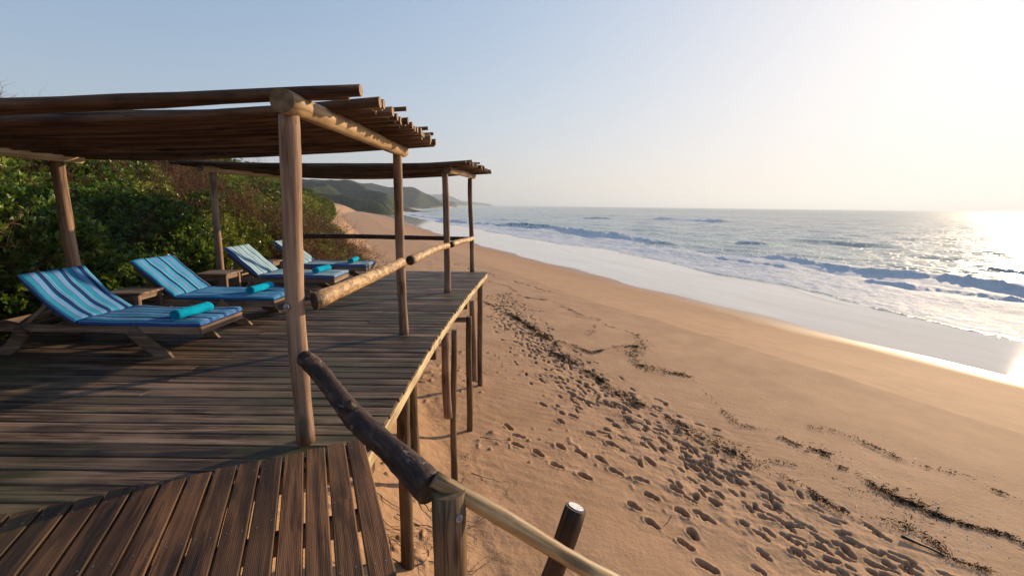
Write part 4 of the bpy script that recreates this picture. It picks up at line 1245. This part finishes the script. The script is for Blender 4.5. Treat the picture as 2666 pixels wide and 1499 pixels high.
t.put(t.p.inputs['Base Color'], t.ramp(t.noise(geo.outputs['Position'], 9, 5, .7), [(.35, (.006, .008, .004)), (.55, (.02, .022, .008)), (.7, (.05, .035, .02))]))
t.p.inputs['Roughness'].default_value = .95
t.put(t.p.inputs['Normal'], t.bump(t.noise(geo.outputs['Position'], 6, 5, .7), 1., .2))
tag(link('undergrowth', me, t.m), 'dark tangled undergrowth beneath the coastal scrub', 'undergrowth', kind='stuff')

# single shrubs that stand out of the thicket
def shrub_foliage(seed, n, per, ln, wd, mat, flat=.8):
    r_ = np.random.default_rng(seed)
    nl = 9
    cen = r_.normal(size=(nl, 3)) * np.array([.42, .42, .26]); cen[:, 2] = np.abs(cen[:, 2]) + .25
    rc = r_.uniform(.28, .48, nl)
    w = r_.integers(0, nl, n)
    v = r_.normal(size=(n, 3)); v /= np.linalg.norm(v, axis=1, keepdims=True); v[:, 2] = np.where(v[:, 2] < -.4, -v[:, 2], v[:, 2])
    P = cen[w] + v * rc[w][:, None] * (.75 + .3 * r_.random((n, 1)))
    N = v + np.array([0, 0, .5]); N /= np.linalg.norm(N, axis=1, keepdims=True)
    V, F, tint = leaves_np(P, N, per, ln, wd, .9, r_)
    me = mesh_np('foliage', V, F, smooth=False); attr(me, 'tint', tint); me.materials.append(mat)
    return me
FOL = {'big': shrub_foliage(1, 1300, 9, .066, .028, LEAF), 'yel': shrub_foliage(2, 1300, 9, .048, .021, LEAF_Y), 'dry': shrub_foliage(3, 700, 6, .032, .013, LEAF_D), 'sparse': shrub_foliage(4, 380, 7, .046, .02, LEAF_Y)}
def twig_obj(name, parent, seed, n, L, spread, mat, levels=3, lean_=(0, 0, 0)):
    rr = random.Random(seed); lines, radii = twig_lines((0, 0, 0), n, L, spread, rr, levels=levels, lean_=lean_)
    V, F = tubes_np(lines, radii, 3)
    me = mesh_np(name, V, F, smooth=False); me.materials.append(mat)
    return me
TW = {'stems': twig_obj('s', None, 5, 7, .9, .4, STEM, 1), 'dense': twig_obj('d', None, 6, 11, 1.1, .55, TWIG, 3), 'wispy': twig_obj('w', None, 8, 7, 1.35, .5, TWIG, 3, (.45, -.2, -.1))}
def shrub(label, x, y, dz, s, fol, tw, rz=0., sz=1.):
    z = land1(x, y)
    if y <= 11.3: z = max(z, -.55)
    root = empty('shrub', (x, y, z + dz)); tag(root, label, 'shrub', 'shrubs standing out of the dune scrub')
    R = Matrix.Translation((x, y, z + dz)) @ Matrix.Rotation(rz, 4, 'Z') @ Matrix.Diagonal((s, s, s * sz, 1))
    root.matrix_basis = R
    if fol: link('foliage', FOL[fol], (), root, R)
    link('branches', TW[tw], (), root, R)
shrub('bright glossy green shrub behind the second lounger', -6.65, 7.3, .2, .95, 'big', 'stems', .4)
shrub('leafy green shrub beside the first pergola back post', -6.8, 5.6, .15, .9, 'big', 'stems', 1.9)
shrub('yellow green shrub high on the dune right of the nearest back post', -9.3, 9.0, .7, 1.25, 'yel', 'stems', 2.6)
shrub('yellow green shrub at the top of the dune under the roof edge', -11.2, 13.2, .35, 1.2, 'yel', 'stems', 4.1)
shrub('round dark green shrub between the two pergolas', -7.4, 10.0, .5, 1.15, 'big', 'stems', 5.2)
shrub('dry brown twiggy bush behind the third lounger', -6.7, 11.6, .5, 1.25, 'dry', 'dense', .3)
shrub('tangled brown bush right of the third lounger', -6.3, 12.9, .8, 1.15, 'dry', 'dense', 2.2)
shrub('leafy bright green shrub just right of the tall post above the far rail', -5.9, 13.3, .25, .95, 'yel', 'stems', 5.1)
shrub('small yellow green leafy bush below the far rail', -4.95, 11.75, -.2, .85, 'yel', 'stems', 3.3)
shrub('brown twiggy bush behind the far rail beside the last lounger', -5.0, 12.9, .1, .95, 'sparse', 'dense', 1.1)
shrub('leafless wispy bush reaching out over the sand by the far rail', -4.3, 12.2, .1, .95, None, 'wispy', .2)
shrub('low bare brown bush at the end of the deck', -3.75, 11.9, .25, .75, None, 'wispy', .9)
shrub('ragged bare brown bush on the skyline edge of the thicket', -6.0, 14.2, .2, 1.0, None, 'dense', 4.0)
shrub('wind bent dry bush at the seaward edge of the scrub', -6.6, 16.6, .1, 1.1, 'sparse', 'dense', 2.9)
shrub('thin bare twigs standing up against the sand beyond the deck', -4.9, 14.6, .1, .95, None, 'wispy', 5.5)
for (x, y, sc_, tw_, rz_, wh_) in ((-5.0, 15.6, .8, 'wispy', 1.2, 'the nearest one beyond the deck end'), (-5.9, 17.6, .9, 'dense', 2.0, 'second from the deck end'), (-6.4, 19.4, .9, 'wispy', 3.1, 'third from the deck end'), (-7.3, 21.6, 1.1, 'dense', .4, 'fourth from the deck end'), (-8.6, 25.5, 1.2, 'dense', 4.4, 'last but one along the bank'), (-10.2, 30.0, 1.3, 'dense', 5.3, 'the furthest along the bank')):
    shrub('low bare bush on the sandy bank, ' + wh_, x, y, .0, sc_, 'dry' if tw_ == 'dense' else None, tw_, rz_, .8)
shrub('dark bush of dead branches at the head of the nearest lounger', -6.35, 4.7, .0, .8, None, 'dense', 2.0)

# ------------------------------------------------------------------ wrack, shells, vines on the sand
WR = [[(-1.63, 28.82), (-0.14, 27.17), (0.28, 24.47), (0.91, 23.55), (2.05, 23.34), (2.6, 21.45), (3.17, 19.79), (3.78, 19.28), (3.89, 18.01), (4.37, 17.32), (4.78, 16.88), (4.61, 15.76), (4.45, 14.46)],
[(-0.11, 23.47), (0.47, 20.59), (1.11, 19.98), (2.01, 20.22), (2.88, 19.29), (3.78, 19.28), (3.23, 17.34), (2.78, 16.06)],
[(-1.75, 22.33), (-0.63, 19.83), (0.12, 18.29), (0.8, 16.5), (1.46, 15.26), (2.06, 14.36), (2.47, 13.69), (3.54, 14.72), (4.27, 14.97)],
[(4.27, 14.97), (3.75, 13.61), (3.81, 12.75), (4.14, 12.41), (4.62, 12.3), (4.99, 12.08), (4.82, 9.07), (5.34, 8.82), (5.62, 8.3), (5.98, 8.04), (5.9, 7.67)],
[(3.92, 7.49), (4.18, 7.48), (4.82, 7.54), (5.3, 7.33), (5.47, 7.06), (5.51, 6.76), (5.65, 6.7)],
[(6.43, 9.13), (6.88, 9.21), (7.11, 8.88), (7.28, 8.4), (7.4, 7.94), (7.56, 7.76), (7.96, 7.61), (8.2, 7.43), (8.25, 7.09), (8.4, 6.76)],
[(5.69, 7.61), (6.07, 7.39), (6.07, 6.95), (6.12, 6.66), (6.31, 6.41), (6.47, 6.13), (6.72, 5.96), (7.02, 5.84), (7.14, 5.61), (7.6, 5.0)],
[(4.58, 7.1), (4.81, 6.65), (4.86, 6.3), (5.04, 6.0), (5.49, 6.0), (5.74, 5.8), (5.8, 5.57), (5.73, 5.23), (5.98, 5.07)],
[(.9, 14.2), (1.6, 12.9), (2.2, 11.6), (2.6, 10.4), (3.2, 9.4), (3.9, 8.2), (4.3, 7.4)],
[(-.6, 20.8), (.3, 17.8), (1.0, 15.9), (1.5, 14.2)]]
rr = random.Random(77)
V = []; F = []
def flake(x, y, z, L, w, a, tilt):
    b = len(V); n = 3; px_, py_ = x, y
    for i in range(n + 1):
        t_ = i / n; a2 = a + .9 * (t_ - .5) * tilt
        px_ += math.cos(a2) * L / n; py_ += math.sin(a2) * L / n
        zz = z + .012 * math.sin(t_ * 3.14) * abs(tilt) * 2 + .006
        ww = w * (1 - abs(2 * t_ - 1) * .6)
        V.append((px_ - math.sin(a2) * ww, py_ + math.cos(a2) * ww, zz + .010 * rr.random())); V.append((px_ + math.sin(a2) * ww, py_ - math.cos(a2) * ww, zz + .006 * rr.random()))
    for i in range(n): F.append((b + 2 * i, b + 2 * i + 1, b + 2 * i + 3, b + 2 * i + 2))
dens = [.6, .5, 1.2, 1.7, 1.4, .9, 3.6, 2.4, 3.4, 3.0]
SP = []
for li, W_ in enumerate(WR):
    for (a, b) in zip(W_[:-1], W_[1:]):
        L = math.hypot(b[0] - a[0], b[1] - a[1]); th = math.atan2(b[1] - a[1], b[0] - a[0])
        for _ in range(int(L * 75 * dens[li])):
            t_ = rr.random(); x = a[0] + (b[0] - a[0]) * t_; y = a[1] + (b[1] - a[1]) * t_
            cl = float(vnoise(np.array([x * 1.7]), np.array([y * 1.7 + li]))[0])
            if cl < .42 and rr.random() < .85: continue
            sp_ = .03 + .22 * max(0, cl - .45) * (1.6 if dens[li] > 1.4 else .8)
            SP.append((x + rr.gauss(0, sp_), y + rr.gauss(0, sp_), th + rr.gauss(0, .8), rr.uniform(.012, .055) * (.7 + cl) * (1.5 if b[1] > 11 else 1.)))
for li, npile in ((6, 17), (3, 8), (7, 9), (2, 10), (8, 7), (5, 3), (0, 4), (9, 7)):
    for _ in range(npile):
        W_ = WR[li]; i = rr.randrange(len(W_) - 1); t_ = rr.random(); th = math.atan2(W_[i + 1][1] - W_[i][1], W_[i + 1][0] - W_[i][0])
        cx_, cy_ = W_[i][0] * (1 - t_) + W_[i + 1][0] * t_, W_[i][1] * (1 - t_) + W_[i + 1][1] * t_
        la, lb = rr.uniform(.03, .13), rr.uniform(.015, .06)
        for _ in range(int(30 + la * 480)):
            a_, b_ = rr.gauss(0, la), rr.gauss(0, lb)
            SP.append((cx_ + a_ * math.cos(th) - b_ * math.sin(th), cy_ + a_ * math.sin(th) + b_ * math.cos(th), th + rr.gauss(0, .9), rr.uniform(.015, .055) * (1.5 if cy_ > 11 else 1.)))
A_ = np.array(SP); zz = land(A_[:, 0], A_[:, 1]) + .012
for (x, y, th, L), z in zip(SP, zz): flake(x, y, float(z), L, L * rr.uniform(.06, .20), th, rr.uniform(-1, 1))
me = bpy.data.meshes.new('seaweed'); me.from_pydata(V, [], F); me.update()
WEED = NT('dry_seaweed'); WEED.put(WEED.p.inputs['Base Color'], WEED.ramp(WEED.noise(WEED.coords(), 5, 3), [(.4, (.006, .004, .003)), (.65, (.022, .015, .007))])); WEED.p.inputs['Roughness'].default_value = .9; WEED.p.inputs['Specular IOR Level'].default_value = .05
tag(link('seaweed', me, WEED.m), 'dark strands of seaweed stranded along old tide lines on the sand', 'seaweed', kind='stuff')
V = []; F = []
SP = []
for _ in range(420):
    k = rr.choice([5, 6, 6, 3, 7]); W_ = WR[k]; i = rr.randrange(len(W_) - 1); t_ = rr.random()
    SP.append((W_[i][0] * (1 - t_) + W_[i + 1][0] * t_ + rr.gauss(.1, .35), W_[i][1] * (1 - t_) + W_[i + 1][1] * t_ + rr.gauss(0, .3), rr.uniform(0, 3), rr.uniform(.006, .016)))
A_ = np.array(SP); zz = land(A_[:, 0], A_[:, 1]) + .012
for (x, y, th, s), z in zip(SP, zz):
    b = len(V)
    for j in range(6): V.append((x + s * math.cos(th + j * 1.05), y + s * .7 * math.sin(th + j * 1.05), float(z)))
    V.append((x, y, float(z) + s * .7))
    for j in range(6): F.append((b + j, b + (j + 1) % 6, b + 6))
me = bpy.data.meshes.new('shell_fragments'); me.from_pydata(V, [], F); me.update()
tag(link('shell_fragments', me, plain('shell', (.75, .70, .60), .25), smooth=True), 'tiny pale shell fragments scattered in the seaweed lines', 'shells', kind='stuff')

lines = []; radii = []
def creep(x, y, a, L, r, br=2):
    n = max(4, int(L / .06)); pts_ = []
    for i in range(n):
        pts_.append((x, y, land1(x, y) + .012 + .03 * abs(math.sin(i * .7 + x * 9)) * rr.random()))
        a += rr.gauss(0, .28); x += math.cos(a) * L / n; y += math.sin(a) * L / n
        if br and rr.random() < .22: creep(x, y, a + rr.choice([-1, 1]) * rr.uniform(.4, 1.1), L * rr.uniform(.3, .55), r * .6, br - 1)
    lines.append(pts_); radii.append(r)
for (x, y, a, L) in [(-1.9, 5.3, -.9, 1.3), (-1.6, 4.9, -.7, 1.3), (-1.5, 4.6, -.9, 1.1), (-1.3, 4.4, -.4, .9), (-1.25, 4.15, -.6, 1.2), (-1.2, 3.9, -.3, 1.1), (-1.15, 3.7, -.8, 1.0), (-1.0, 3.8, -.1, 1.1), (-.6, 4.4, -.4, .7), (-.35, 4.3, -.2, .6),
                     (-1.0, 5.7, .2, .8), (-.6, 6.4, -.2, .7), (-.9, 3.4, -.4, .9), (-.8, 3.1, -.2, .9), (-1.35, 4.9, -.2, 1.), (-.7, 4.0, -.9, .8), (-.9, 6.5, .9, .6), (-.55, 7.6, -.4, .6), (-1.2, 5.4, -1.2, .9)]:
    creep(x, y, a, L, rr.uniform(.005, .010))
V, F = tubes_np(lines, radii, 4)
me = mesh_np('dry_vines', V, F); me.materials.append(plain('dry_vine', (.045, .028, .018), .8))
tag(link('dry_vines', me), 'dark dry creeping vines on the sand below the deck edge', 'vines', kind='stuff')
# two sticks on the sand
for lab, p, q_, r in (('thin forked stick lying on the sand near the bottom of the beach', (2.22, 5.62), (2.08, 5.50), .006), ('dark driftwood branch lying in the seaweed line', (5.42, 5.62), (5.72, 5.30), .022)):
    a = (p[0], p[1], land1(*p) + .10 if r < .01 else land1(*p) + .03); b = (q_[0], q_[1], land1(*q_) + .005)
    o = tube('driftwood_stick', a, b, r, r * .6, (TWIG if r < .01 else BARK,), None, 7, 6, .01, .08)
    tag(o, lab, 'stick')

# ------------------------------------------------------------------ haze
if HAZE > 0:
    x0, x1, y0, y1, z0, z1 = -9000, 14000, -8000, 14500, -16, 150
    V = [(x, y, z) for z in (z0, z1) for y in (y0, y1) for x in (x0, x1)]
    F = [(0, 2, 3, 1), (4, 5, 7, 6), (0, 1, 5, 4), (2, 6, 7, 3), (0, 4, 6, 2), (1, 3, 7, 5)]
    me = bpy.data.meshes.new('haze'); me.from_pydata(V, [], F); me.update()
    hm = bpy.data.materials.new('sea_haze'); hm.use_nodes = True; nt = hm.node_tree; nt.nodes.clear()
    o = nt.nodes.new('ShaderNodeOutputMaterial'); pv = nt.nodes.new('ShaderNodeVolumePrincipled')
    pv.inputs['Color'].default_value = (.72, .84, 1.0, 1); pv.inputs['Density'].default_value = HAZE; pv.inputs['Anisotropy'].default_value = .3
    nt.links.new(pv.outputs[0], o.inputs['Volume'])
    hz = link('haze', me, hm); hz['kind'] = 'stuff'; hz['label'] = 'thin pale sea haze over the beach and hills'
